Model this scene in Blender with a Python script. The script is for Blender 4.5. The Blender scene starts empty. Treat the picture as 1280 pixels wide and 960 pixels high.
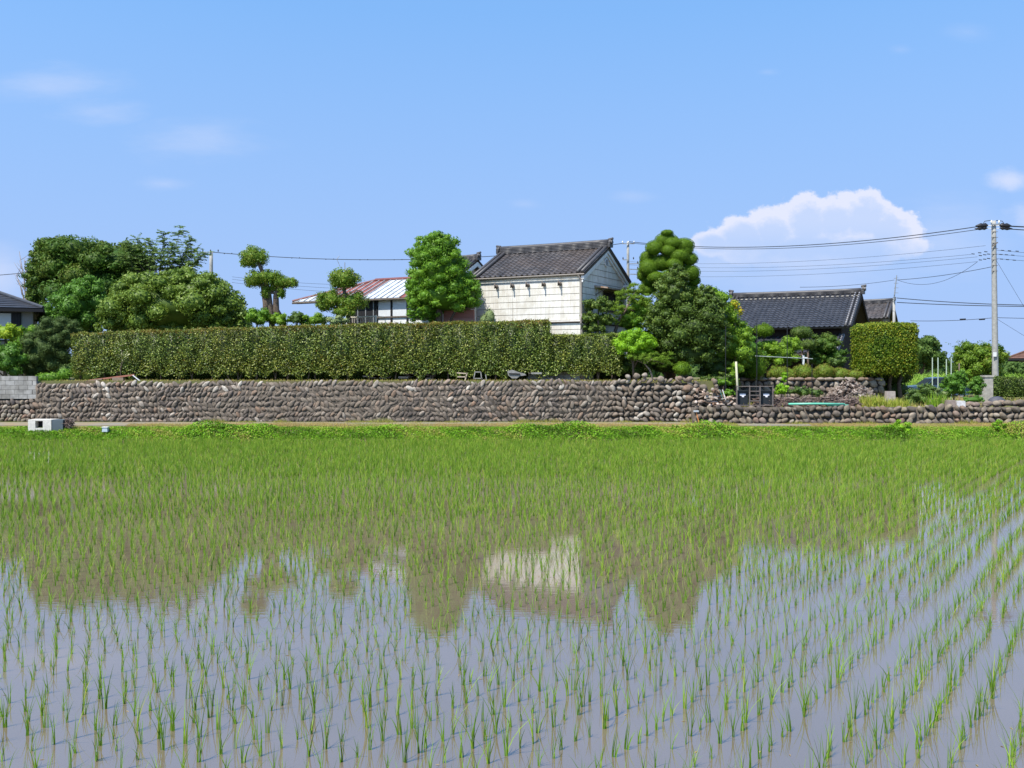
import bpy, math, random
import numpy as np
from mathutils import Vector, Matrix
R = math.radians
random.seed(7)
rng = np.random.default_rng(11)
scn = bpy.context.scene
COL = scn.collection

# ------------------------------------------------------------------ camera
F = 1244.0; HC = 3.0; YH = 465.0           # focal length in photo pixels, eye height over the water, horizon row
cam = bpy.data.cameras.new('camera'); co = bpy.data.objects.new('camera', cam); COL.objects.link(co)
cam.sensor_width = 36; cam.lens = 36*F/1280; cam.shift_y = (YH-480)/1280
cam.clip_start = 0.1; cam.clip_end = 8000
co.location = (0, 0, HC); co.rotation_euler = (R(90), 0, 0)
scn.camera = co

# ------------------------------------------------------------------ sky and sun
SUN_EL = R(57)
sv = Vector((-0.66, -0.75)).normalized()   # horizontal direction towards the sun
sun_az = math.atan2(sv.x, sv.y)
scn.view_settings.view_transform = 'Standard'; scn.view_settings.look = 'None'
scn.view_settings.gamma = 1; scn.view_settings.exposure = 0.52
w = bpy.data.worlds.new('World'); scn.world = w; w.use_nodes = True
nt = w.node_tree; N = nt.nodes; L = nt.links; N.clear()
out = N.new('ShaderNodeOutputWorld'); bg = N.new('ShaderNodeBackground'); L.new(bg.outputs[0], out.inputs[0])
sky = N.new('ShaderNodeTexSky'); sky.sky_type = 'NISHITA'; sky.sun_disc = False
sky.sun_elevation = SUN_EL; sky.sun_rotation = sun_az
sky.altitude = 0; sky.air_density = 1.0; sky.dust_density = 0.6; sky.ozone_density = 3.0
bg.inputs[1].default_value = 0.15
tc = N.new('ShaderNodeTexCoord')
def dirv(px, py):
    v = Vector(((px-640)/F, 1, (YH-py)/F)); return v.normalized()
def math_(op, a, b=None, clamp=False):
    n = N.new('ShaderNodeMath'); n.operation = op; n.use_clamp = clamp
    for i, v in enumerate((a, b)):
        if v is None: continue
        if isinstance(v, (int, float)): n.inputs[i].default_value = v
        else: L.new(v, n.inputs[i])
    return n.outputs[0]
# clouds on the sky, laid out by direction
sep = N.new('ShaderNodeSeparateXYZ'); L.new(tc.outputs['Generated'], sep.inputs[0])
skv = N.new('ShaderNodeCombineXYZ'); L.new(sep.outputs[0], skv.inputs[0]); L.new(sep.outputs[1], skv.inputs[1])
L.new(math_('MAXIMUM', math_('ADD', math_('MULTIPLY', math_('MAXIMUM', sep.outputs[2], 0.0), 0.25), 0.33), sep.outputs[2]), skv.inputs[2]); L.new(skv.outputs[0], sky.inputs[0])
az = math_('DIVIDE', sep.outputs[0], math_('MAXIMUM', sep.outputs[1], 0.001))
el = math_('DIVIDE', sep.outputs[2], math_('MAXIMUM', sep.outputs[1], 0.001))
cmb = N.new('ShaderNodeCombineXYZ'); L.new(az, cmb.inputs[0]); L.new(el, cmb.inputs[1])
def noise(scale, detail, rough, stretch=(1, 1, 1), src=None):
    mp = N.new('ShaderNodeMapping'); mp.inputs['Scale'].default_value = stretch
    L.new(src or cmb.outputs[0], mp.inputs[0])
    n = N.new('ShaderNodeTexNoise'); n.inputs['Scale'].default_value = scale
    n.inputs['Detail'].default_value = detail; n.inputs['Roughness'].default_value = rough
    L.new(mp.outputs[0], n.inputs['Vector']); return n.outputs[0]
n_cum = noise(20, 12, 0.66, (1, 1.25, 1)); n_wisp = noise(7, 9, 0.62, (1, 3.6, 1))
def blob(px, py, rx, ry):
    dx = math_('DIVIDE', math_('SUBTRACT', az, (px-640)/F), rx/F)
    dy = math_('DIVIDE', math_('SUBTRACT', el, (YH-py)/F), ry/F)
    d = math_('SQRT', math_('ADD', math_('MULTIPLY', dx, dx), math_('MULTIPLY', dy, dy)))
    return math_('SUBTRACT', 1.0, d, True)
def layer(blobs, n, gain, lo, hi, amount):
    s = None
    for b in blobs:
        m = blob(*b); s = m if s is None else math_('MAXIMUM', s, m)
    v = math_('ADD', s, math_('MULTIPLY', math_('SUBTRACT', n, 0.5), gain))
    mr = N.new('ShaderNodeMapRange'); mr.interpolation_type = 'SMOOTHSTEP'
    L.new(v, mr.inputs[0]); mr.inputs[1].default_value = lo; mr.inputs[2].default_value = hi
    mr.inputs[3].default_value = 0; mr.inputs[4].default_value = amount
    return math_('MULTIPLY', mr.outputs[0], math_('MINIMUM', math_('MULTIPLY', s, 6), 1.0))
def maprange(v, a0, a1, b0, b1):
    m_ = N.new('ShaderNodeMapRange'); m_.interpolation_type = 'SMOOTHSTEP'; L.new(v, m_.inputs[0])
    for i_, q_ in enumerate((a0, a1, b0, b1)): m_.inputs[i_+1].default_value = q_
    return m_.outputs[0]
shape = None
for b_ in [(930, 300, 72, 42), (968, 292, 60, 48), (1010, 280, 62, 52), (1045, 278, 60, 50), (1080, 276, 66, 54), (1110, 288, 56, 44), (895, 305, 40, 26), (1000, 310, 120, 40), (1080, 310, 100, 36)]:
    m_ = blob(*b_); shape = m_ if shape is None else math_('MAXIMUM', shape, m_)
n_fine = noise(70, 8, 0.65)
field = math_('ADD', shape, math_('ADD', math_('MULTIPLY', math_('SUBTRACT', n_cum, 0.5), 0.95), math_('MULTIPLY', math_('SUBTRACT', n_fine, 0.5), 0.35)))
basefade = maprange(el, (YH-345)/F, (YH-270)/F, 0.0, 1.0)
cmask = math_('MULTIPLY', maprange(field, 0.22, 0.42, 0.0, 1.0), math_('MINIMUM', math_('MULTIPLY', shape, 8), 1.0))
rim = math_('MULTIPLY', cmask, math_('MULTIPLY', maprange(field, 0.25, 0.72, 1.0, 0.0), basefade))
cum = math_('MULTIPLY', cmask, math_('ADD', math_('MULTIPLY', basefade, 0.44), 0.05))
edge = math_('MULTIPLY', rim, 0.85)
low = layer([(1020, 345, 230, 60), (900, 330, 120, 40), (1180, 300, 120, 80)], n_wisp, 1.0, 0.2, 1.1, 0.28)
rgt = layer([(1262, 226, 45, 24), (1300, 270, 60, 40)], n_cum, 1.0, 0.2, 0.9, 0.6)
wis = layer([(255, 178, 120, 40), (60, 105, 130, 36), (205, 230, 50, 14), (120, 138, 80, 24)], n_wisp, 2.2, 0.05, 1.5, 0.3)
haz = layer([(790, 245, 50, 14), (655, 255, 40, 12), (1210, 40, 60, 22), (1125, 62, 30, 12), (960, 90, 30, 10)], n_wisp, 1.3, 0.2, 1.2, 0.16)
left = layer([(-10, 345, 80, 60)], n_wisp, 1.0, 0.1, 1.0, 0.45)
tot = cum
for m in (edge, low, rgt, wis, haz, left): tot = math_('ADD', tot, m)
front = math_('GREATER_THAN', sep.outputs[1], 0.02)
tot = math_('MULTIPLY', math_('MINIMUM', tot, 0.92), front)
mix = N.new('ShaderNodeMix'); mix.data_type = 'RGBA'
L.new(tot, mix.inputs['Factor'])
tint = N.new('ShaderNodeMix'); tint.data_type = 'RGBA'; tint.blend_type = 'MULTIPLY'; tint.inputs['Factor'].default_value = 1
L.new(sky.outputs[0], tint.inputs['A']); tint.inputs['B'].default_value = (.93, 1.16, 1.25, 1)
hz = N.new('ShaderNodeMix'); hz.data_type = 'RGBA'      # pale summer haze low in the sky
hf = math_('SUBTRACT', 1.0, math_('DIVIDE', math_('MAXIMUM', sep.outputs[2], 0.0), 0.34), True)
L.new(math_('MULTIPLY', hf, 0.8), hz.inputs['Factor']); L.new(tint.outputs['Result'], hz.inputs['A']); hz.inputs['B'].default_value = (2.15, 2.72, 4.15, 1)
L.new(hz.outputs['Result'], mix.inputs['A']); mix.inputs['B'].default_value = (3.8, 3.95, 4.7, 1)
L.new(mix.outputs['Result'], bg.inputs[0])
sl = bpy.data.lights.new('sun', 'SUN'); sl.energy = 5.0; sl.angle = R(0.53); sl.color = (1, 0.95, 0.87)
so = bpy.data.objects.new('sun', sl); COL.objects.link(so)
sd = Vector((sv.x*math.cos(SUN_EL), sv.y*math.cos(SUN_EL), math.sin(SUN_EL)))
so.rotation_euler = sd.to_track_quat('Z', 'Y').to_euler(); so.location = (-20, -20, 60)

# ------------------------------------------------------------------ helpers
def P(px, py, Y):  # a point of the place: photo column and row at a known distance
    return Vector(((px-640)*Y/F, Y, HC-(py-YH)*Y/F))
def tag(o, label=None, cat=None, group=None, kind=None):
    if label: o['label'] = label
    if cat: o['category'] = cat
    if group: o['group'] = group
    if kind: o['kind'] = kind
    return o
def root(name, loc, label, cat, group=None, rz=0):
    o = bpy.data.objects.new(name, None); COL.objects.link(o)
    o.empty_display_size = 0.3; o.location = loc; o.rotation_euler = (0, 0, rz)
    return tag(o, label, cat, group)
class MB:
    """collects polygons (lists of numpy blocks) and links them as one mesh"""
    def __init__(s): s.v = []; s.f = []; s.m = []; s.r = []; s.n = 0
    def add(s, verts, faces, mi=0, rnd=None):
        verts = np.asarray(verts, dtype=np.float64).reshape(-1, 3)
        s.v.append(verts)
        if rnd is None: rnd = random.random()
        for f in faces: s.f.append([i+s.n for i in f])
        s.m += [mi]*len(faces); s.r += [rnd]*len(faces); s.n += len(verts)
    def box(s, c, d, rot=None, mi=0, taper=1.0, rnd=None):
        x, y, z = d[0]/2, d[1]/2, d[2]/2; t = taper
        v = np.array([(-x, -y, -z), (x, -y, -z), (x, y, -z), (-x, y, -z), (-x*t, -y*t, z), (x*t, -y*t, z), (x*t, y*t, z), (-x*t, y*t, z)])
        if rot is not None: v = v @ np.array(rot.to_3x3()).T
        s.add(v+np.array(c), [(0, 3, 2, 1), (4, 5, 6, 7), (0, 1, 5, 4), (1, 2, 6, 5), (2, 3, 7, 6), (3, 0, 4, 7)], mi, rnd)
    def bar(s, a, b, w, h, mi=0):
        a = Vector(a); b = Vector(b); d = b-a; q = d.to_track_quat('Y', 'Z').to_matrix()
        s.box((a+b)/2, (w, d.length, h), q, mi)
    def tube(s, pts, rad, n=8, mi=0, cap=True):
        pts = [Vector(p) for p in pts]
        if isinstance(rad, (int, float)): rad = [rad]*len(pts)
        vs = []; prev = None
        for i, p in enumerate(pts):
            t = (pts[min(i+1, len(pts)-1)]-pts[max(i-1, 0)]).normalized()
            a = Vector((1, 0, 0)) if prev is None else prev
            if abs(a.dot(t)) > .95: a = Vector((0, 1, 0))
            a = (a-t*a.dot(t)).normalized(); b = t.cross(a); prev = a
            for k in range(n):
                g = 2*math.pi*k/n; vs.append(p+(a*math.cos(g)+b*math.sin(g))*rad[i])
        fs = []
        for i in range(len(pts)-1):
            for k in range(n):
                k2 = (k+1) % n; fs.append((i*n+k, i*n+k2, (i+1)*n+k2, (i+1)*n+k))
        if cap: fs.append(tuple(range(n-1, -1, -1))); fs.append(tuple((len(pts)-1)*n+k for k in range(n)))
        s.add([tuple(v) for v in vs], fs, mi)
    def ball(s, c, r, sub=2, mi=0, nz=0.0, rot=None, rnd=None):
        v, f = ICO[sub]; v = v.copy()
        if nz: v = v*(1+nz*lump(v*1.7+rng.uniform(0, 50, 3)))[:, None]
        v = v*np.array(r)
        if rot is not None: v = v @ np.array(rot.to_3x3()).T
        s.add(v+np.array(c), f, mi, rnd)
    def poly(s, pts, mi=0): s.add([tuple(p) for p in pts], [tuple(range(len(pts)))], mi)
    def prism(s, pts, ext, mi=0):
        ext = Vector(ext); n = len(pts); pts = [Vector(p) for p in pts]
        s.add([tuple(p) for p in pts]+[tuple(p+ext) for p in pts],
              [tuple(range(n)), tuple(range(2*n-1, n-1, -1))]+[(i, (i+1) % n + 0, (i+1) % n+n, i+n) for i in range(n)], mi)
    XF = None
    def build(s, name, mats, parent=None, smooth=False, origin=None):
        v = np.concatenate(s.v) if s.v else np.zeros((0, 3))
        if MB.XF is not None:
            (cx, cy), a = MB.XF; c_, s_ = math.cos(a), math.sin(a); q = v[:, :2]-np.array([cx, cy]); v = v.copy()
            v[:, 0] = cx+q[:, 0]*c_-q[:, 1]*s_; v[:, 1] = cy+q[:, 0]*s_+q[:, 1]*c_
        if origin is not None: v = v-np.array(origin)
        me = bpy.data.meshes.new(name); me.from_pydata(v.tolist(), [], s.f)
        return finish(me, name, mats, parent, smooth, np.array(s.m), np.array(s.r), origin)
def finish(me, name, mats, parent, smooth, mi, rnd, origin=None):
    if not isinstance(mats, (list, tuple)): mats = [mats]
    for m in mats: me.materials.append(m)
    if mi is not None and len(mats) > 1: me.polygons.foreach_set('material_index', mi.astype(np.int32))
    if rnd is not None:
        a = me.attributes.new('rnd', 'FLOAT', 'FACE'); a.data.foreach_set('value', rnd.astype(np.float32))
    if smooth: me.polygons.foreach_set('use_smooth', np.ones(len(me.polygons), dtype=bool))
    me.update()
    o = bpy.data.objects.new(name, me); COL.objects.link(o)
    if parent is not None:
        o.parent = parent
        # geometry is written in world coordinates: undo the parent's transform
        m = Matrix.Translation(parent_world(parent)); rz = parent.get('_rz', 0)
        o.matrix_parent_inverse = Matrix.Identity(4); o.location = -Vector(parent_world(parent))
    elif origin is not None: o.location = origin
    return o
def parent_world(p):
    v = Vector(p.location)
    while p.parent: p = p.parent; v = v+Vector(p.location)
    return v
import bmesh
ICO = {}
for s_ in (1, 2, 3, 4):
    b_ = bmesh.new(); bmesh.ops.create_icosphere(b_, subdivisions=s_, radius=1)
    ICO[s_] = (np.array([v.co[:] for v in b_.verts]), [tuple(v.index for v in f.verts) for f in b_.faces]); b_.free()
def lump(p):
    x, y, z = p[:, 0], p[:, 1], p[:, 2]
    return (np.sin(1.9*x+1.3*y+.4)*np.cos(1.7*y-1.1*z+1.2)+np.sin(2.3*z+.9*x+2.1)*.8+.5*np.sin(4.1*x-3.3*z+y)*np.cos(3.7*y))/2.0

# fast quads: centre, normal-ish axes -> one leaf (rhombus, slightly pointed)
class Leaves:
    def __init__(s): s.v = []; s.r = []; s.core = MB()
    def quads(s, v, r): s.v.append(v); s.r.append(r)
    def put(s, c, nrm, L_, W_, spread=0.7, r=None, up=0.0):
        n = len(c)
        d = nrm+rng.normal(0, spread, (n, 3)); d /= np.linalg.norm(d, axis=1)[:, None]+1e-9
        a = rng.normal(0, 1, (n, 3)); a[:, 2] += up
        a -= d*np.sum(a*d, axis=1)[:, None]; a /= np.linalg.norm(a, axis=1)[:, None]+1e-9
        b = np.cross(d, a)
        ll = (L_*rng.uniform(.65, 1.25, n))[:, None]; ww = (W_*rng.uniform(.7, 1.2, n))[:, None]
        q = np.stack([c-a*ll*.5, c+b*ww*.5-a*ll*.05, c+a*ll*.5-d*ll*.12, c-b*ww*.5-a*ll*.05], axis=1)
        s.v.append(q); s.r.append(rng.uniform(0, 1, n) if r is None else r)
    def blob(s, c, r, dens, L_, W_, core=0.8, spread=0.7, shell=(.82, 1.06), amp=.10, tone=None, cut=None, freq=2.2):
        r = np.array(r, dtype=float) if np.ndim(r) else np.array([r]*3, dtype=float)
        c = np.array(c, dtype=float)
        area = 4*math.pi*(((r[0]*r[1])**1.6+(r[0]*r[2])**1.6+(r[1]*r[2])**1.6)/3)**(1/1.6)
        n = max(8, int(area*dens))
        d = rng.normal(0, 1, (n, 3)); d /= np.linalg.norm(d, axis=1)[:, None]
        off = rng.uniform(0, 60, 3)
        k = 1+amp*lump(d*freq+off)
        rad = rng.uniform(shell[0], shell[1], n)*k
        p = c+d*r*rad[:, None]
        keep = np.ones(n, bool)
        if cut is not None: keep = cut(p)
        nr = d/r; nr /= np.linalg.norm(nr, axis=1)[:, None]
        base = rng.uniform(0, 1, n)
        if tone is not None: base = np.clip(base*.6+tone*.4+rng.normal(0, .04, n), 0, 1)
        s.put(p[keep], nr[keep], L_, W_, spread, base[keep])
        if core:
            v, f = ICO[2]; v = v*(1+amp*lump(v*freq+off))[:, None]*core*r+c
            s.core.add(v, f, 0, .25 if tone is None else tone*.5)
    def build(s, name, mat, parent=None, **kw):
        nq = sum(len(x) for x in s.v)
        V = np.concatenate(s.v).reshape(-1, 3) if nq else np.zeros((0, 3)); Rr = np.concatenate(s.r) if nq else np.zeros(0)
        nv = len(V); cv = np.concatenate(s.core.v) if s.core.v else np.zeros((0, 3)); cf = s.core.f
        lens = [len(f) for f in cf]; nl = sum(lens)
        me = bpy.data.meshes.new(name)
        me.vertices.add(nv+len(cv)); me.vertices.foreach_set('co', np.concatenate([V, cv]).astype(np.float32).ravel())
        me.loops.add(nq*4+nl); me.polygons.add(nq+len(cf))
        li = np.concatenate([np.arange(nq*4), np.array([i+nv for f in cf for i in f], dtype=int)]) if cf else np.arange(nq*4)
        me.loops.foreach_set('vertex_index', li.astype(np.int32))
        st = np.concatenate([np.arange(nq)*4, nq*4+np.concatenate([[0], np.cumsum(lens)[:-1]])]) if cf else np.arange(nq)*4
        me.polygons.foreach_set('loop_start', st.astype(np.int32))
        try: me.polygons.foreach_set('loop_total', np.concatenate([np.full(nq, 4), np.array(lens, dtype=int)]).astype(np.int32))
        except Exception: pass
        me.update(calc_edges=True)
        return finish(me, name, mat, parent, False, None, np.concatenate([Rr, np.array(s.core.r)]))

# ------------------------------------------------------------------ materials
def mat(name, col, rough=.8, spec=.3, noise_=0.0, scale=5.0, metal=0.0, bump=0.0, col2=None, detail=6, stretch=(1, 1, 1), lo=.35, hi=.65):
    m = bpy.data.materials.new(name); m.use_nodes = True; n = m.node_tree.nodes; l = m.node_tree.links
    b = n['Principled BSDF']; b.inputs['Roughness'].default_value = rough; b.inputs['Specular IOR Level'].default_value = spec
    b.inputs['Metallic'].default_value = metal; b.inputs['Base Color'].default_value = (*col, 1)
    if noise_ or col2 or bump:
        t = n.new('ShaderNodeTexCoord'); mp = n.new('ShaderNodeMapping'); mp.inputs['Scale'].default_value = stretch
        l.new(t.outputs['Object'], mp.inputs[0])
        x = n.new('ShaderNodeTexNoise'); x.inputs['Scale'].default_value = scale; x.inputs['Detail'].default_value = detail
        x.inputs['Roughness'].default_value = .62; l.new(mp.outputs[0], x.inputs['Vector'])
        c2 = col2 or tuple(c*(1-noise_) for c in col)
        rp = n.new('ShaderNodeValToRGB'); rp.color_ramp.elements[0].position = lo; rp.color_ramp.elements[1].position = hi
        rp.color_ramp.elements[0].color = (*c2, 1); rp.color_ramp.elements[1].color = (*col, 1)
        l.new(x.outputs[0], rp.inputs[0]); l.new(rp.outputs[0], b.inputs['Base Color'])
        if bump:
            bp = n.new('ShaderNodeBump'); bp.inputs['Strength'].default_value = bump; bp.inputs['Distance'].default_value = .02
            l.new(x.outputs[0], bp.inputs['Height']); l.new(bp.outputs[0], b.inputs['Normal'])
    return m
def leafmat(name, cols, rough=.5, spec=.35, trans=.3, patch=None, pscale=.5):
    rough = max(rough, .5); spec *= .6
    m = bpy.data.materials.new(name); m.use_nodes = True; n = m.node_tree.nodes; l = m.node_tree.links
    b = n['Principled BSDF']; b.inputs['Roughness'].default_value = rough; b.inputs['Specular IOR Level'].default_value = spec
    a = n.new('ShaderNodeAttribute'); a.attribute_name = 'rnd'
    rp = n.new('ShaderNodeValToRGB'); e = rp.color_ramp.elements
    while len(e) < len(cols): e.new(.5)
    for i, c in enumerate(cols): e[i].position = i/(len(cols)-1); e[i].color = (min(.8, c[0]*1.34), min(.8, c[1]*1.3), c[2]*.8, 1)
    l.new(a.outputs['Fac'], rp.inputs[0]); src = rp.outputs[0]
    if patch:
        t = n.new('ShaderNodeTexCoord'); x = n.new('ShaderNodeTexNoise'); x.inputs['Scale'].default_value = pscale; x.inputs['Detail'].default_value = 4
        l.new(t.outputs['Object'], x.inputs['Vector'])
        r2 = n.new('ShaderNodeMapRange'); r2.inputs[1].default_value = .45; r2.inputs[2].default_value = .62; l.new(x.outputs[0], r2.inputs[0])
        mx = n.new('ShaderNodeMix'); mx.data_type = 'RGBA'; l.new(r2.outputs[0], mx.inputs['Factor']); l.new(src, mx.inputs['A'])
        ml = n.new('ShaderNodeMix'); ml.data_type = 'RGBA'; ml.blend_type = 'MULTIPLY'; ml.inputs['Factor'].default_value = 1
        l.new(src, ml.inputs['A']); ml.inputs['B'].default_value = (*patch, 1)
        l.new(ml.outputs['Result'], mx.inputs['B']); src = mx.outputs['Result']
    l.new(src, b.inputs['Base Color'])
    tr = n.new('ShaderNodeBsdfTranslucent'); l.new(src, tr.inputs[0])
    ms = n.new('ShaderNodeMixShader'); ms.inputs[0].default_value = trans
    l.new(b.outputs[0], ms.inputs[1]); l.new(tr.outputs[0], ms.inputs[2]); l.new(ms.outputs[0], n['Material Output'].inputs[0])
    return m
def rampmat(name, cols, rough=.85, spec=.2, var=.25, scale=9, dirt=None, bump=.4, dscale=.35):
    """colour picked per face group by the stored random, with mottling"""
    m = bpy.data.materials.new(name); m.use_nodes = True; n = m.node_tree.nodes; l = m.node_tree.links
    b = n['Principled BSDF']; b.inputs['Roughness'].default_value = rough; b.inputs['Specular IOR Level'].default_value = spec
    a = n.new('ShaderNodeAttribute'); a.attribute_name = 'rnd'
    rp = n.new('ShaderNodeValToRGB'); e = rp.color_ramp.elements; rp.color_ramp.interpolation = 'LINEAR'
    while len(e) < len(cols): e.new(.5)
    for i, c in enumerate(cols): e[i].position = i/(len(cols)-1); e[i].color = (*c, 1)
    l.new(a.outputs['Fac'], rp.inputs[0]); src = rp.outputs[0]
    t = n.new('ShaderNodeTexCoord'); x = n.new('ShaderNodeTexNoise'); x.inputs['Scale'].default_value = scale; x.inputs['Detail'].default_value = 8
    l.new(t.outputs['Object'], x.inputs['Vector'])
    mr = n.new('ShaderNodeMapRange'); mr.inputs[1].default_value = .3; mr.inputs[2].default_value = .7
    mr.inputs[3].default_value = 1-var; mr.inputs[4].default_value = 1+var; l.new(x.outputs[0], mr.inputs[0])
    ml = n.new('ShaderNodeMix'); ml.data_type = 'RGBA'; ml.blend_type = 'MULTIPLY'; ml.inputs['Factor'].default_value = 1
    l.new(src, ml.inputs['A']); l.new(mr.outputs[0], ml.inputs['B']); src = ml.outputs['Result']
    if dirt:
        x2 = n.new('ShaderNodeTexNoise'); x2.inputs['Scale'].default_value = dscale; x2.inputs['Detail'].default_value = 5; l.new(t.outputs['Object'], x2.inputs['Vector'])
        r2 = n.new('ShaderNodeMapRange'); r2.inputs[1].default_value = .4; r2.inputs[2].default_value = .6; r2.inputs[4].default_value = dirt[3]
        l.new(x2.outputs[0], r2.inputs[0])
        mx = n.new('ShaderNodeMix'); mx.data_type = 'RGBA'; l.new(r2.outputs[0], mx.inputs['Factor']); l.new(src, mx.inputs['A']); mx.inputs['B'].default_value = (*dirt[:3], 1)
        src = mx.outputs['Result']
    l.new(src, b.inputs['Base Color'])
    if bump:
        bp = n.new('ShaderNodeBump'); bp.inputs['Strength'].default_value = bump; bp.inputs['Distance'].default_value = .02
        l.new(x.outputs[0], bp.inputs['Height']); l.new(bp.outputs[0], b.inputs['Normal'])
    return m
M = {}
M['bark'] = mat('bark', (.16, .12, .09), .9, .1, .5, 14, bump=.6)
M['bark_pale'] = mat('bark_pale', (.34, .27, .21), .9, .1, .5, 14, bump=.5)
M['wood'] = mat('weathered_wood', (.30, .23, .17), .85, .1, .5, 12, stretch=(1, 1, 5))
M['concrete'] = mat('pole_concrete', (.36, .35, .32), .85, .2, .25, 6, bump=.2)
M['black'] = mat('black_metal', (.015, .015, .017), .5, .4)
M['dark'] = mat('dark_interior', (.012, .012, .014), .7, .3)
M['white'] = mat('white_paint', (.74, .74, .72), .6, .3, .12, 4)
M['wire'] = mat('cable', (.03, .032, .036), .6, .3)
M['steel'] = mat('galvanised_steel', (.34, .35, .35), .5, .5, .2, 8, metal=.4)

# ------------------------------------------------------------------ ground, water, path
def sm(a, b, x): t = np.clip((x-a)/(b-a), 0, 1); return t*t*(3-2*t)
BANKY = [-30, 2.4, 2.9, 3.2, 42.45, 42.6, 43.2, 43.75, 45.0, 45.35]
BANKZ = [1.4, 1.4, -.10, -.22, -.22, .10, .48, .62, .75, .76]
def gz(x, y):
    z = np.interp(y, BANKY, BANKZ)
    hi = 2.60-1.2*sm(75, 95, y); lo = 1.40-.0*y
    a = (1-sm(9.2, 9.5, x))*sm(45.35, 45.42, y)                      # the raised yard behind the tall wall
    b = sm(49.9, 50.1, y)*(1-sm(18.2, 19.5, x)) # raised back garden on the right
    up = lo+(hi-lo)*np.maximum(a, b)
    up = np.where((x < -21.5) & (y < 60), np.minimum(up, 2.3), up)
    t = sm(45.3, 45.42, y)
    tl = sm(44.75, 44.85, y)
    z = np.where(x > 8.9, np.where(y > 44.0, z*(1-tl)+up*tl, z), np.where(y > 45.0, z*(1-t)+up*t, z))
    return z
xs = np.unique(np.concatenate([[-4000, -1500, -500, -200, -100], np.arange(-60, 61, 1.0), [8.8, 8.9, 9.0, 9.2, 9.35, 9.5, 18.4, 18.8, -21.5, -21.6], [100, 200, 500, 1500, 4000]]))
ys = np.unique(np.concatenate([[-4000, -1000, -200, -30], BANKY, [10, 20, 30, 44.0, 44.6, 44.75, 44.8, 44.85, 45.3, 45.42, 49.9, 50.1], np.arange(46, 100, 1.5), [100, 120, 200, 400, 1000, 4000]]))
X, Y = np.meshgrid(xs, ys); Z = gz(X, Y)
nx, ny = len(xs), len(ys)
g = MB(); g.add(np.stack([X, Y, Z], -1).reshape(-1, 3), [(j*nx+i, j*nx+i+1, (j+1)*nx+i+1, (j+1)*nx+i) for j in range(ny-1) for i in range(nx-1)])
gm = mat('soil_and_grass', (.13, .16, .045), .95, .1, col2=(.15, .11, .07), scale=.7, bump=.5)
tag(g.build('ground', gm, smooth=False), kind='structure')
# muddy paddy water
wm = bpy.data.materials.new('paddy_water'); wm.use_nodes = True; n = wm.node_tree.nodes; l = wm.node_tree.links
b = n['Principled BSDF']; b.inputs['Roughness'].default_value = .025; b.inputs['IOR'].default_value = 2.75
t = n.new('ShaderNodeTexCoord'); x = n.new('ShaderNodeTexNoise'); x.inputs['Scale'].default_value = .35; x.inputs['Detail'].default_value = 6; l.new(t.outputs['Object'], x.inputs['Vector'])
rp = n.new('ShaderNodeValToRGB'); rp.color_ramp.elements[0].position = .35; rp.color_ramp.elements[1].position = .7
rp.color_ramp.elements[0].color = (.137, .102, .070, 1); rp.color_ramp.elements[1].color = (.162, .122, .088, 1); l.new(x.outputs[0], rp.inputs[0]); l.new(rp.outputs[0], b.inputs['Base Color'])
x = n.new('ShaderNodeTexNoise'); x.inputs['Scale'].default_value = 7; x.inputs['Detail'].default_value = 3
mp = n.new('ShaderNodeMapping'); mp.inputs['Scale'].default_value = (.5, 1.6, 1); l.new(t.outputs['Object'], mp.inputs[0]); l.new(mp.outputs[0], x.inputs['Vector'])
bp = n.new('ShaderNodeBump'); bp.inputs['Strength'].default_value = .5; bp.inputs['Distance'].default_value = .0012; l.new(x.outputs[0], bp.inputs['Height']); l.new(bp.outputs[0], b.inputs['Normal'])
g = MB(); g.poly([(-200, 2.8, 0), (200, 2.8, 0), (200, 42.6, 0), (-200, 42.6, 0)]); tag(g.build('water', wm), kind='structure')
# path along the foot of the walls
pm = mat('worn_path', (.20, .19, .165), .95, .1, col2=(.24, .185, .11), scale=1.0, bump=.3)
g = MB()
for i in range(-60, 60):
    for (ya, yb) in ((43.85, 44.2), (44.2, 44.8)):
        z = [np.interp(q, BANKY, BANKZ)+.008 for q in (ya, yb)]
        g.poly([(i, ya, z[0]), (i+1, ya, z[0]), (i+1, yb, z[1]), (i, yb, z[1])])
tag(g.build('path', pm), kind='structure')

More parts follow.
